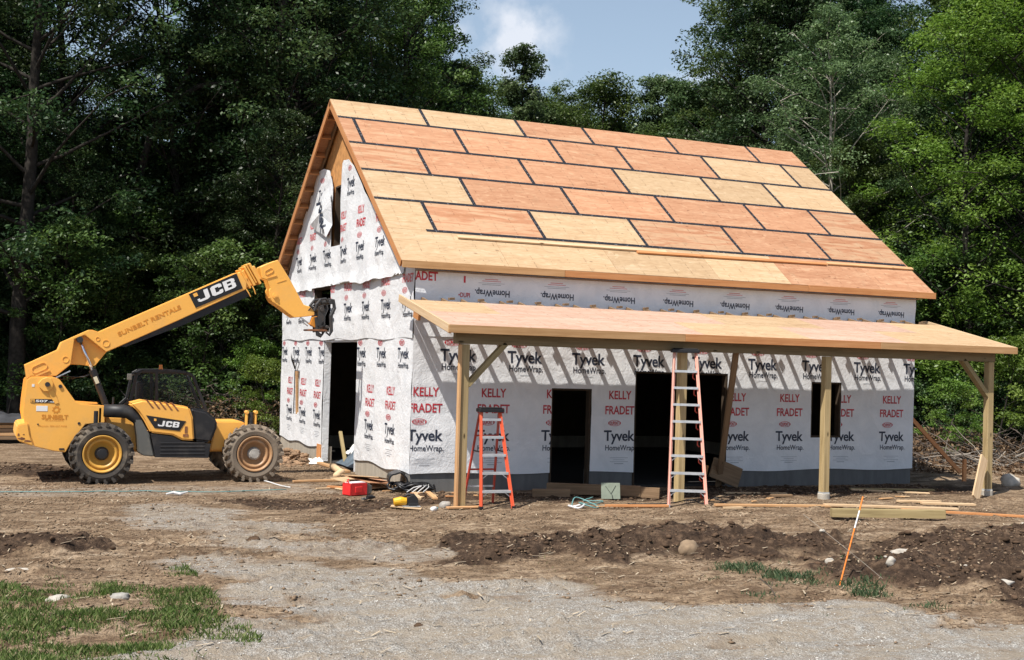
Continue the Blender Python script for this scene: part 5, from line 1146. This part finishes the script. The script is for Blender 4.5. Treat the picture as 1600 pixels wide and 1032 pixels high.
# red box
t = thing('red_box', (-1.12, -.30, H(-1.12, -.3)+.01), 'bright red plastic box tipped on its side on the dirt', 'box', rz=.35)
def lo(mb, nm, mat, **k): v = mb.obj(nm, mat, None, **k); v.parent = t; return v
mb = MB(); mb.box((-.24, -.13, 0), (.14, .13, .02)); mb.box((-.24, -.13, .20), (.14, .13, .22)); mb.box((-.24, -.13, .0), (-.22, .13, .22)); mb.box((-.24, .11, .0), (.14, .13, .22)); mb.box((-.24, -.13, .0), (.14, -.11, .22)); mb.box((-.14, -.145, .05), (.02, -.13, .16)); lo(mb, 'shell', M_redp, bevel=.012)
mb = MB(); mb.prism([(.14, .0), (.26, .03), (.26, .16), (.14, .22)], -.12, .12); lo(mb, 'open_flap', M_blkgrey, bevel=.01)
mb = MB(); mb.box((-.20, -.10, .222), (.12, .10, .235)); lo(mb, 'label_panel', M_white)
mb = MB(); mb.tube([(-.22, -.05, .20), (-.24, -.03, .27), (-.2, .0, .29), (-.18, .04, .27), (-.2, .06, .2)], .012, 6); lo(mb, 'handle', M_redp)
# circular saw
t = thing('circular_saw', (-.93, -2.50, H(-.93, -2.5)+.05), 'yellow and black circular saw lying on a board near the left porch post', 'power saw', rz=-.2)
mb = MB(); mb.tube([(-.20, 0, .07), (-.08, 0, .09), (.02, 0, .09)], [.065, .075, .06], 14); lo(mb, 'motor_housing', M_sawy, bevel=.008)
mb = MB(); mb.lathe_y([(-.03, .001), (-.03, .10), (.03, .10), (.03, .001)], (.12, .09), 24); mb.box((.02, -.04, .02), (.22, .04, .06)); lo(mb, 'blade_guard', M_blk, bevel=.004)
mb = MB(); mb.tube([(-.05, 0, .13), (.03, 0, .20), (.13, 0, .20), (.18, 0, .14)], .022, 8); lo(mb, 'handle', M_blk, smooth=True)
mb = MB(); mb.box((-.05, -.07, .0), (.25, .07, .008)); lo(mb, 'base_plate', M_alu)
# small tool and bottle
t = thing('drill', (-1.30, -1.75, H(-1.3, -1.75)+.02), 'small dark hand tool lying in the dirt left of the circular saw', 'tool', rz=.4)
mb = MB(); mb.tube([(-.09, 0, .05), (.02, 0, .05), (.09, 0, .045)], [.035, .035, .015], 10); lo(mb, 'motor_housing', M_blk)
mb = MB(); mb.tube([(-.05, 0, .04), (-.08, .08, .02)], .02, 8); mb.box((-.12, .06, .0), (-.04, .12, .04)); lo(mb, 'grip', M_blkgrey)
t = thing('bottle', (-.52, -2.80, H(-.52, -2.8)+.035), 'white plastic bottle lying right of the circular saw', 'bottle', rz=.7)
mb = MB(); mb.tube([(-.08, 0, 0), (-.07, 0, 0), (.03, 0, 0), (.06, 0, 0), (.09, 0, 0)], [.02, .038, .038, .018, .016], 14); lo(mb, 'bottle_body', M_white, smooth=True)
mb = MB(); mb.tube([(.088, 0, 0), (.108, 0, 0)], .02, 12); lo(mb, 'cap', M_cable)
rock(-.16, -2.35, .10, (1.1, .9, .8), M_rock, 'rounded grey stone beside the base of the left porch post')
# bent white gutter offcut
mb = MB(); mb.tube([(-.30, 4.3, .10), (-.42, 3.4, .08), (-.50, 2.9, .10), (-.72, 2.5, .07)], .075, 12); tag(mb.obj('bent_pipe', M_pinelight, smooth=True), 'bent pale pipe lying in front of the gable doorway', 'pipe')
# tarp and foam in the doorway
def blanket(name, x0, x1, y0, y1, z, amp, mat, label, cat, sd_):
    n = 44; xs = np.linspace(x0, x1, n); ys = np.linspace(y0, y1, n); XX, YY = np.meshgrid(xs, ys); U = (XX-x0)/(x1-x0); VV = (YY-y0)/(y1-y0)
    ed = np.minimum.reduce([U, 1-U, VV, 1-VV]); Z_ = z+(np.clip(ed*5, 0, 1))*amp*(.45+1.2*np.abs(fbm(XX*2.4, YY*2.4, sd_)))+np.abs(vn(XX*7, YY*5, sd_+3))*.09*np.clip(ed*6, 0, 1)
    id_ = np.arange(n*n).reshape(n, n); Fx = np.stack([id_[:-1, :-1], id_[:-1, 1:], id_[1:, 1:], id_[1:, :-1]], -1).reshape(-1, 4)
    XX = XX+vn(YY*1.5, XX*0, sd_)*.25*(1-np.clip(ed*8, 0, 1)); return tag(link(name, mesh_np(name, np.stack([XX, YY, Z_], -1).reshape(-1, 3), Fx, mat, True)), label, cat)
blanket('tarp', .25, 1.9, 3.75, 5.9, .04, .42, M_tarp, 'crumpled blue grey tarp heaped inside the gable doorway', 'tarp', 130)
blanket('foam_sheet', .55, 2.4, 5.3, 6.6, .20, .45, M_insul, 'white plastic sheet bunched behind the tarp in the gable doorway', 'plastic sheet', 140)
blanket('plastic_sheet', -.30, .02, 6.0, 6.75, .0, .10, M_insul, 'scrap of white plastic sheet at the foot of the gable doorway', 'plastic sheet', 150)
lay('prop', 'thin post leaning inside the gable doorway over the tarp', 'post', .35, 6.05, .30, 5.35, .08, .05, M_treated, 0, None, (0, 1, 0), .75, .05)
# green board with drawing
t = thing('marker_board', (3.30, -1.95, H(3.3, -1.9)+.02), 'small pale green panel propped upright on the timber under the porch', 'panel', rz=-.25)
mb = MB(); mb.box((-.18, -.008, 0), (.18, .008, .30)); v = lo(mb, 'sheet', plain('pale_green_panel', (.24, .28, .22), .7)); v.rotation_euler.x = -.2
mb = MB(); mb.beam((-.10, -.011, .24), (.0, -.011, .10), .004, .012, up=(0, 1, 0)); mb.beam((.10, -.011, .25), (.0, -.011, .09), .004, .012, up=(0, 1, 0)); mb.tube([(.02, -.02, .08), (.03, -.03, .0), (.07, -.10, -.02)], .006, 5); v = lo(mb, 'clamp', M_blks); v.rotation_euler.x = -.2
# cords
def cord(name, pts, r, mat, label):
    mb = MB(); q = []
    P_ = [Vector(p) for p in pts]
    for i in range(len(P_)-1):
        a = P_[max(i-1, 0)]; b2 = P_[i]; c2 = P_[i+1]; d2_ = P_[min(i+2, len(P_)-1)]
        for k in range(6):
            t_ = k/6; q.append(.5*((2*b2)+(c2-a)*t_+(2*a-5*b2+4*c2-d2_)*t_*t_+(3*b2-a-3*c2+d2_)*t_**3))
    q.append(P_[-1]); q = [(p.x, p.y, H(p.x, p.y)+p.z) for p in q]; mb.tube(q, r, 6); return tag(mb.obj(name, mat, smooth=True), label, 'cord')
cord('cord', [(2.0, -2.9, .02), (2.25, -2.6, .16), (2.5, -2.9, .03), (2.3, -3.25, .02), (2.1, -3.0, .10), (2.6, -2.6, .03), (3.0, -2.2, .03), (2.7, -2.0, .02), (3.0, -1.8, .05)], .011, M_cable, 'teal extension cord coiled in front of the small doorway')
cord('cord', [(2.0, -2.95, .03), (2.15, -3.1, .07), (2.0, -3.2, .02), (1.9, -3.0, .05), (2.05, -2.9, .02)], .02, M_whitec, 'bundle of white cord left of the coiled teal cord')
cord('cord', [(3.3, -2.6, .02), (3.9, -2.9, .03), (4.4, -3.0, .10), (4.5, -3.3, .02), (4.75, -3.2, .12), (4.9, -3.6, .02)], .011, M_blkrub, 'black cable snaking behind the feet of the tall ladder')
cord('string_line', [(-8.2, 1.2, .02), (-6.5, .9, .02), (-5, .75, .02), (-3.6, .5, .02), (-2.2, .7, .02)], .008, M_cable, 'thin teal line lying along the ground in front of the yellow machine')
cord('cord', [(-2.35, 1.9, .05), (-2.15, 1.4, .02), (-2.05, 1.0, .02)], .012, M_whitec, 'short white cord by the front wheel of the yellow machine')
for k in range(2):
    a, b2 = ((-4.3, .15), (-2.95, -.2))[k]
    mb = MB(); mb.tube([(a-.18, b2, H(a, b2)+.03), (a-.05, b2+.03, H(a, b2)+.05), (a+.06, b2-.02, H(a, b2)+.03), (a+.2, b2+.04, H(a, b2)+.06)], [.015, .03, .03, .012], 7)
    if k == 0: tag(mb.obj('broken_branch', M_whitec), 'short bleached stick lying in front of the yellow machine', 'stick')
# survey rod and stakes
t = thing('survey_rod', (1.66, -10.60, H(1.66, -10.6)-.02), 'orange and white survey rod stuck slanting in the grass tuft', 'survey rod')
p = [Vector((0, 0, 0)), Vector((.21, .10, .45)), Vector((.32, .14, .66)), Vector((.42, .18, .86)), Vector((.50, .22, 1.02))]
M_or = plain('orange_flag_paint', (.80, .22, .03), .5)
for i, (a, b2, m_) in enumerate([(p[0], p[2], M_or), (p[2], p[3], M_white), (p[3], p[4], M_or)]):
    mb = MB(); mb.tube([a, b2], .009, 8); lo(mb, 'rod_section', m_)
mb = MB(); mb.tube([(2.1, -10.9, H(2.1, -10.9)-.02), (1.9, -10.6, .35), (1.66, -10.3, .62), (1.50, -10.1, .80)], .003, 5); tag(mb.obj('wire_stake', M_twigl), 'thin rusty wire stake rising behind the survey rod', 'stake')
mb = MB(); mb.tube([(.55, -10.9, H(.55, -10.9)), (.50, -10.86, H(.5, -10.9)+.10), (.40, -10.8, H(.4, -10.8)+.19)], .006, 5); mb.tube([(.50, -10.86, H(.5, -10.9)+.10), (.53, -10.86, H(.5, -10.9)+.16)], .004, 5); tag(mb.obj('twig', M_twig), 'dark twig standing up from the dirt near the grass tuft', 'twig')
# silt fence
mb = MB(); n = 40; 
vv = []
for i in range(n+1):
    f = i/n; x = 13.2+11.5*f; y = 5.2-3.6*f+fbm(np.array([f*6]), np.array([0.]), 7)[0]*.5; z = H(x, y)
    vv += [(x, y, z), (x+.02, y+.05, z+.13+.05*math.sin(i*1.3)), (x, y+.16, z+.17+.05*math.sin(i*.9)), (x, y+.30, z+.05)]
mb.add(vv, [(i*4+k, i*4+k+1, (i+1)*4+k+1, (i+1)*4+k) for i in range(n) for k in range(3)])
t = thing('silt_fence', (13.2, 5.2, 0), 'low black silt fence running beside the brush right of the house', 'silt fence')
o = mb.obj('fabric', M_blkrub, t, smooth=True)
for k in range(4):
    x = 15.2+2.9*k; y = 5.2-3.6*(x-13.2)/11.5+.1; board('stake', (x, y, H(x, y)-.05), (x+.03, y, H(x, y)+.42), .035, .035, M_pinelight, t, up=(0, 1, 0))
# lumber stack beyond the machine on the left
for k in range(5):
    y0 = 12.7+.02*k; o = lay('stacked_board', ['lowest', 'second', 'middle', 'fourth', 'topmost'][k]+' board of the lumber stack behind the rear of the yellow machine', 'board', -12.5, y0, -5.6+rng.uniform(-.1, .1), y0-.1, .5, .085, M_pine if k % 2 else M_darkwood, .10+.098*k)
blanket('black_tarp', -10.5, -5.6, 12.3, 14.0, .56, .22, plain('black_tarp', (.05, .05, .055), .5), 'dark tarp thrown over the lumber stack at the left edge', 'tarp', 160)

# ------------------------------------------------------------------ woods
def limb(mb, p0, d, ln, r0, r1, n=5, wob=.12, droop=0, sides=6):
    pts = [Vector(p0)]; rad = [r0]; d = Vector(d).normalized()
    for i in range(1, n+1):
        d = (d+Vector((random.uniform(-wob, wob), random.uniform(-wob, wob), random.uniform(-wob, wob)+droop))).normalized()
        pts.append(pts[-1]+d*(ln/n)); rad.append(r0+(r1-r0)*i/n)
    mb.tube(pts, rad, sides, cap=False); return pts
def leaves(C, S, per, size, sd_, up=.6, aspect=.55):
    """C clump centres, S clump radii -> leaf quads"""
    g = np.random.default_rng(sd_); n = len(C)*per; ci = np.repeat(np.arange(len(C)), per)
    q = g.normal(0, 1, (n, 3)); q /= np.linalg.norm(q, axis=1)[:, None]; q *= (g.random(n)**.45)[:, None]
    P = C[ci]+q*S[ci][:, None]*np.array([1, 1, .55])
    nn = g.normal(0, 1, (n, 3)); nn[:, 2] = np.abs(nn[:, 2])+up; nn += q*.5; nn /= np.linalg.norm(nn, axis=1)[:, None]
    a = np.cross(nn, g.normal(0, 1, (n, 3))); a /= np.linalg.norm(a, axis=1)[:, None]; b_ = np.cross(nn, a)
    l = size*g.uniform(.6, 1.35, n)[:, None]; w = l*aspect
    V = np.stack([P-a*l, P+b_*w*.9-a*l*.1+nn*l*.12, P+a*l-nn*l*.15, P-b_*w*.9-a*l*.1+nn*l*.12], 1).reshape(-1, 3)
    cl = g.uniform(0, 1, len(C)); lv = np.clip(.55*cl[ci]+.45*g.random(n), 0, 1)
    return V, lv
def proto(name, sd_, Ht, cb, cr, tr, nl, per, size, mat, bark, lean=0, profile='oval', clump=.75, up=.6, stems=1, nsub=4):
    """returns (trunk mesh, crown mesh), built upright at the origin"""
    random.seed(sd_); g = np.random.default_rng(sd_); mb = MB(); C = []; S = []
    for st in range(stems):
        ang = random.uniform(0, 6.28); d0 = Vector((math.cos(ang)*lean, math.sin(ang)*lean, 1))
        if stems > 1: d0 = Vector((math.cos(ang+st*2.4)*.22, math.sin(ang+st*2.4)*.22, 1))
        tp = limb(mb, (0, 0, -.3), d0, Ht*.97/max(d0.normalized().z, .8), tr, tr*.12, 12, .05, .02, 9)
        def at(f):
            k = min(int(f*12), 11); return tp[k].lerp(tp[k+1], f*12-k)
        for i in range(nl//stems):
            f = cb/Ht+(1-cb/Ht)*((i+.5)/(nl//stems))**.9; p = at(min(f, .999)); t_ = (f-cb/Ht)/(1-cb/Ht)
            if profile == 'oval': rr_ = cr*(math.sin(math.pi*min(.98, .18+.80*t_))**.7)
            elif profile == 'cone': rr_ = cr*(1-.8*t_)
            else: rr_ = cr*(.65+.5*t_-.75*t_**3)
            rr_ *= random.uniform(.72, 1.18); az_ = i*2.399+random.uniform(-.4, .4); el = random.uniform(.1, .5)+.5*t_
            lp = limb(mb, p, (math.cos(az_)*math.cos(el), math.sin(az_)*math.cos(el), math.sin(el)), rr_, tr*.30*(1-.6*t_), .012, 5, .14, .02, 5)
            for k in range(nsub):
                q = lp[2+k % 4] if k else lp[-1]; dd = Vector((random.uniform(-1, 1), random.uniform(-1, 1), random.uniform(-.3, .5)))
                l2 = rr_*random.uniform(.12, .38); e = q+dd.normalized()*l2
                if k and k % 2: mb.tube([q, q.lerp(e, .5)+Vector((0, 0, .05)), e], [.022, .014, .006], 4, cap=False)
                C.append(tuple(e)); S.append(clump*random.uniform(.55, 1.25)*(.75+.35*(rr_/cr)))
        C.append(tuple(tp[-1])); S.append(clump*.9)
    mb.local = True; me = mesh('trunk', mb.v, mb.f, bark, None, True)
    V, lv = leaves(np.array(C), np.array(S), per, size, sd_+500, up)
    cm = mesh_np('crown', V, np.arange(len(V)).reshape(-1, 4), mat); setlv(cm, lv)
    return me, cm
PR = {
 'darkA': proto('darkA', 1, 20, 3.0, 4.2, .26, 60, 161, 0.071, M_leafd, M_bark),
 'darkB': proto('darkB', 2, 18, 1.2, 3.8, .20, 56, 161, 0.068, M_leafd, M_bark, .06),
 'midA': proto('midA', 3, 17, 1.5, 3.8, .22, 60, 166, 0.068, M_leafm, M_bark),
 'midB': proto('midB', 4, 19, 2.5, 4.3, .22, 60, 166, 0.075, M_leafm, M_bark, .08, 'vase'),
 'bright': proto('bright', 5, 17, 1.0, 4.2, .18, 60, 166, 0.068, M_leafb, M_bark, .05, up=1.0),
 'silver': proto('silver', 6, 16, 3.0, 3.4, .15, 56, 140, 0.058, M_leafp, M_barkl, .06, clump=.62),
 'round': proto('round', 7, 14, 1.5, 4.0, .2, 56, 175, 0.068, M_leafm, M_bark, .03, clump=.8),
 'feather': proto('feather', 8, 13, 1.0, 2.7, .14, 60, 122, 0.061, M_leafp, M_bark, .05, 'cone', clump=.5),
 'sapling': proto('sapling', 9, 5.5, .5, 1.7, .05, 24, 122, 0.051, M_leafm, M_bark, .1, clump=.42, nsub=3),
 'saplingB': proto('saplingB', 10, 4.2, .3, 1.6, .04, 22, 122, 0.051, M_leafb, M_bark, .12, clump=.40, nsub=3),
 'shrub': proto('shrub', 11, 2.4, .1, 1.5, .04, 22, 122, 0.041, M_leafd, M_bark, .1, clump=.42, stems=2, nsub=3),
}
LB = {'darkA': 'tall dark leafy tree in the shaded woods', 'darkB': 'dark low branched tree in the shaded woods', 'midA': 'green leafy tree standing in the woods', 'midB': 'wide topped green tree standing in the woods',
      'bright': 'bright green leafy tree at the sunny side of the woods', 'silver': 'pale green thin trunked tree in the woods', 'round': 'rounded green tree rising behind the house', 'feather': 'feathery pale green tree behind the house ridge',
      'sapling': 'green sapling at the edge of the woods', 'saplingB': 'bright green sapling at the edge of the woods', 'shrub': 'dark low shrub under the trees at the edge of the woods'}
def plant(kind, x, y, s, rz, label=None, group=None, tx=0, ty=0, sz=None):
    nm = 'tree' if kind not in ('sapling', 'saplingB', 'shrub') else ('shrub' if kind == 'shrub' else 'sapling')
    t = thing(nm, (x, y, H(x, y)-.05), label or LB[kind], nm, group or (None if label else nm+'s: '+LB[kind]), rz)
    t.rotation_euler = (tx, ty, rz); t.scale = (s, s, sz or s)
    for n, m_ in zip(('trunk', 'crown'), PR[kind]): link(n, m_, t)
    return t
def polar(px, dist):      # a place on the ground at a bearing and distance from where one stands
    d = Vector((F_.x, F_.y, 0))+Vector((Rv.x, Rv.y, 0))*((px-800)/1925.6); return CAM[0]+d.x*dist, CAM[1]+d.y*dist
rt = random.Random(11)
def row(pxs, dist, kinds, s0, s1, dj=1.5, pj=14):
    for px in pxs:
        x, y = polar(px+rt.uniform(-pj, pj), dist+rt.uniform(-dj, dj)); plant(rt.choice(kinds), x, y, rt.uniform(s0, s1), rt.uniform(0, 6.28))
# left: dense, dark, taller than the frame
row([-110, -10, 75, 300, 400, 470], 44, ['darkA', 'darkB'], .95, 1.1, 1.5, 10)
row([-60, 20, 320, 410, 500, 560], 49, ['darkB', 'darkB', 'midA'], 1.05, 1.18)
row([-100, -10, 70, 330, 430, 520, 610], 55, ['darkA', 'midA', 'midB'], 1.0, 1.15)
row([-60, 40, 370, 480, 580], 62, ['midA', 'darkA'], .95, 1.1)
row([125, 190, 250, 310], 47, ['darkB', 'midA'], .66, .74, 1.5, 8)
row([150, 215, 275], 54, ['midA', 'midB'], .70, .80, 1.5, 8)
# more woods to the left and outside the frame; their shade falls on the edge trees
for x, y in ((-15, 18), (-18, 14), (-16, 27), (-20, 20)): plant('darkA', x, y, 1.15, rt.uniform(0, 6), None)
row([-30, 60, 150, 240, 330, 420], 42, ['darkB'], .42, .60, 1.5, 20)
row([0, 100, 200, 290, 380, 460], 46.5, ['darkB', 'midA'], .55, .75, 1.5, 20)
# centre: lower trees past the ridge
row([620, 700, 735, 775, 835, 890, 960, 1010, 1060, 1110, 1160], 65, ['midA', 'midB'], .84, .90, 1, 8)
row([630, 675, 715], 59, ['darkB', 'midA'], .96, 1.06, 1, 6)
plant('midA', *polar(745, 59), 1.02, 2.0, 'loose leafy green tree left of the cloud, behind the roof ridge')
plant('feather', *polar(795, 58), 1.36, 1.0, 'pointed open green tree rising under the cloud behind the ridge')
plant('round', *polar(850, 61), 1.06, 4.0, 'dense round green tree left of the highest one behind the ridge')
plant('round', *polar(925, 60), 1.15, 1.0, 'rounded green tree rising highest behind the middle of the roof ridge')
plant('round', *polar(985, 62), 1.06, 5.2, 'rounded green tree just right of the highest one behind the ridge')
row([1030, 1070, 1110, 1150], 58, ['feather'], 1.24, 1.36, 1, 6)
row([1040, 1090, 1140, 1180], 60, ['midA', 'round'], .90, 1.0, 1, 6)
row([560, 660, 760, 880, 980, 1080, 1180], 70, ['midA', 'round'], .98, 1.06)
# right: tall and brighter
row([1190], 56, ['midB'], 1.0, 1.02, .5, 2)
row([1250, 1340], 58, ['midA', 'darkA'], 1.0, 1.08)
row([1230, 1330, 1440, 1540, 1640], 52, ['midA', 'darkA', 'midB'], .95, 1.08)
row([1400, 1500, 1590, 1690], 46, ['darkB', 'midA'], .95, 1.05)
row([1280, 1390, 1490, 1600, 1700], 64, ['midA', 'darkA'], 1.1, 1.2)
plant('silver', *polar(1285, 44), .98, .4, 'pale trunked slim tree standing right of the roof ridge end')
plant('silver', *polar(1365, 46), .92, 2.4, 'second slim pale trunked tree, just right of the first by the roof end')
plant('bright', *polar(1520, 41), .92, .9, 'bright green tree filling the upper right corner')
plant('bright', *polar(1625, 40), .95, 2.1, 'bright green tree at the very right edge')
plant('darkA', *polar(1195, 52), 1.02, 4.0, 'tall dark leafy tree whose crown overhangs the sky right of the ridge')
# notable trees on the left
plant('darkA', *polar(30, 38), 1.1, 1.3, 'tall dark trunk standing nearest at the left edge of the photo')
mb = MB(); random.seed(5)
cx_, cy_ = polar(185, 42)
tp = limb(mb, (0, 0, -.3), (.05, 0, 1), 9.0, .20, .15, 8, .02, 0, 9); q = tp[-1]
mb.tube([q, q+Vector((.3, 0, 1.2)), q+Vector((1.0, -.2, 2.3)), q+Vector((2.0, -.4, 2.9)), q+Vector((3.4, -.6, 3.1))], [.15, .13, .11, .09, .05], 8, cap=False)
mb.tube([q+Vector((.8, -.15, 2.0)), q+Vector((1.6, -.3, 3.4)), q+Vector((2.2, -.5, 4.6))], [.09, .07, .03], 8, cap=False)
Cc = []; Ss = []
for i in range(46): Cc.append((q.x+2.0+random.gauss(0, 1.7), q.y-.4+random.gauss(0, 1.0), q.z+4.0+random.gauss(0, 1.1))); Ss.append(random.uniform(.5, .9))
V, lv = leaves(np.array(Cc), np.array(Ss), 260, .072, 901); cm = mesh_np('crown', V, np.arange(len(V)).reshape(-1, 4), M_leafd); setlv(cm, lv)
t = thing('tree', (cx_, cy_, H(cx_, cy_)), 'dark tree with a bare trunk bending to the right below its crown', 'tree', rz=-YAW)
link('trunk', mesh('trunk', mb.v, mb.f, M_bark, None, True), t); link('crown', cm, t)
row([1270, 1350, 1430, 1500, 1580, 1660], 44.5, ['darkB', 'midA', 'darkB'], .55, .78, 1.2, 16)
row([1220, 1300, 1380], 49, ['midA', 'silver'], .72, .85, 1.2, 16)
# understory along the edge
row(range(-60, 460, 34), 40.5, ['sapling', 'shrub', 'sapling', 'shrub'], .9, 1.4, 1.6)
row(range(-40, 460, 55), 45, ['sapling', 'sapling'], 1.1, 1.6, 1.6)
row(range(1440, 1680, 48), 39.5, ['shrub', 'shrub', 'sapling'], .8, 1.1, 1.2)
row(range(1230, 1700, 62), 43, ['sapling', 'shrub', 'sapling'], 1.0, 1.5, 1.4)
row(range(500, 1240, 60), 56, ['sapling', 'shrub'], 1.4, 1.9, 1.6)
plant('saplingB', *polar(425, 37), .62, .3, 'bright green bush beside the far corner of the house')
plant('saplingB', *polar(395, 39.5), .75, 2.2, 'light green sapling behind the front wheel of the yellow machine')
plant('saplingB', *polar(1490, 36), .60, 1.3, 'bright green low bush behind the brace board')
plant('saplingB', *polar(1560, 37.5), .95, 2.9, 'bright green sapling just behind the right hand porch post')

# brush piles and dead leaves at the edge of the woods
def brush(name, cx, cy, rx, ry, hh_, n, mat, label, sd_, rz=0):
    g = random.Random(sd_); mb = MB()
    for i in range(n):
        a, r = g.uniform(0, 6.28), g.random()**.6; x, y = cx+rx*r*math.cos(a), cy+ry*r*math.sin(a); z = H(x, y)+hh_*(1-r*r)*g.random()
        az_ = g.uniform(0, 6.28); el = g.gauss(.1, .35); l = g.uniform(.3, 1.6); p = Vector((x, y, z)); pts = [p]; d = Vector((math.cos(az_)*math.cos(el), math.sin(az_)*math.cos(el), math.sin(el)))
        for k in range(3): d = (d+Vector((g.uniform(-.3, .3), g.uniform(-.3, .3), g.uniform(-.25, .2)))).normalized(); pts.append(pts[-1]+d*l/3)
        pts = [Vector((q.x, q.y, max(q.z, H(q.x, q.y)+.02))) for q in pts]; r0 = g.choice([.006, .008, .012, .018, .03]); mb.tube(pts, [r0, r0*.8, r0*.6, r0*.3], 4, cap=False)
    me = mesh(name, mb.v, mb.f, mat, None, True); return tag(link(name, me), label, 'brush pile', kind='stuff')
bx_, by_ = polar(1500, 36.5); brush('brush_pile', bx_, by_, 4.6, 2.6, 1.0, 620, M_twig, 'heap of dead grey brush at the edge of the woods right of the house', 41)
bx_, by_ = polar(1560, 34); brush('brush_pile', bx_, by_, 3.2, 1.6, .5, 130, M_twigl, 'bleached bare branches lying in front of the right hand brush heap', 42)
bx_, by_ = polar(350, 39); brush('brush_pile', bx_, by_, 3.6, 1.6, 1.5, 420, M_twig, 'tangle of dead brush behind the yellow machine', 43)
bx_, by_ = polar(60, 39.5); brush('brush_pile', bx_, by_, 4.6, 1.6, .9, 240, M_twig, 'dead brush behind the lumber stack on the left', 44)
def litter(name, cx, cy, rx, ry, hh_, n, label, sd_):
    g = np.random.default_rng(sd_); a = g.uniform(0, 6.28, n); r = g.random(n)**.6; x = cx+rx*r*np.cos(a); y = cy+ry*r*np.sin(a); z = hgt(x, y)+.02+hh_*(1-r*r)*g.random(n)
    V, lv = leaves(np.stack([x, y, z], -1), np.full(n, .05), 1, .055, sd_, .4, .6); me = mesh_np(name, V, np.arange(len(V)).reshape(-1, 4), M_litter); setlv(me, lv); tag(link(name, me), label, 'dead leaves', kind='stuff')
bx_, by_ = polar(1470, 37); litter('dead_leaves', bx_, by_, 4.8, 2.8, .9, 9000, 'brown dead leaves caught in the brush right of the house', 51)
bx_, by_ = polar(1560, 34.5); litter('dead_leaves', bx_, by_, 5.0, 3.0, .15, 5000, 'dead leaves scattered over the dirt before the brush heap', 52)
bx_, by_ = polar(380, 38); litter('dead_leaves', bx_, by_, 3.6, 1.8, 1.2, 4000, 'brown dead leaves in the brush behind the yellow machine', 53)
# far-off woods closing the gaps between the trunks
g = np.random.default_rng(99); n = 2600
ang = g.uniform(-120, 1760, n); ds = g.uniform(74, 86, n); xy = np.array([polar(a, d_) for a, d_ in zip(ang, ds)]); hmax = np.interp(ang, [-120, 560, 700, 1150, 1260, 1760], [15, 15, 9.5, 9.5, 15, 16])
zc = g.random(n)*hmax
V, lv = leaves(np.stack([xy[:, 0], xy[:, 1], zc], -1), g.uniform(1.0, 1.8, n), 42, .26, 777, .3)
me = mesh_np('far_woods', V, np.arange(len(V)).reshape(-1, 4), M_leafd); setlv(me, lv); tag(link('far_woods', me), 'dark mass of woods far behind the house and trees', 'woods', kind='stuff')
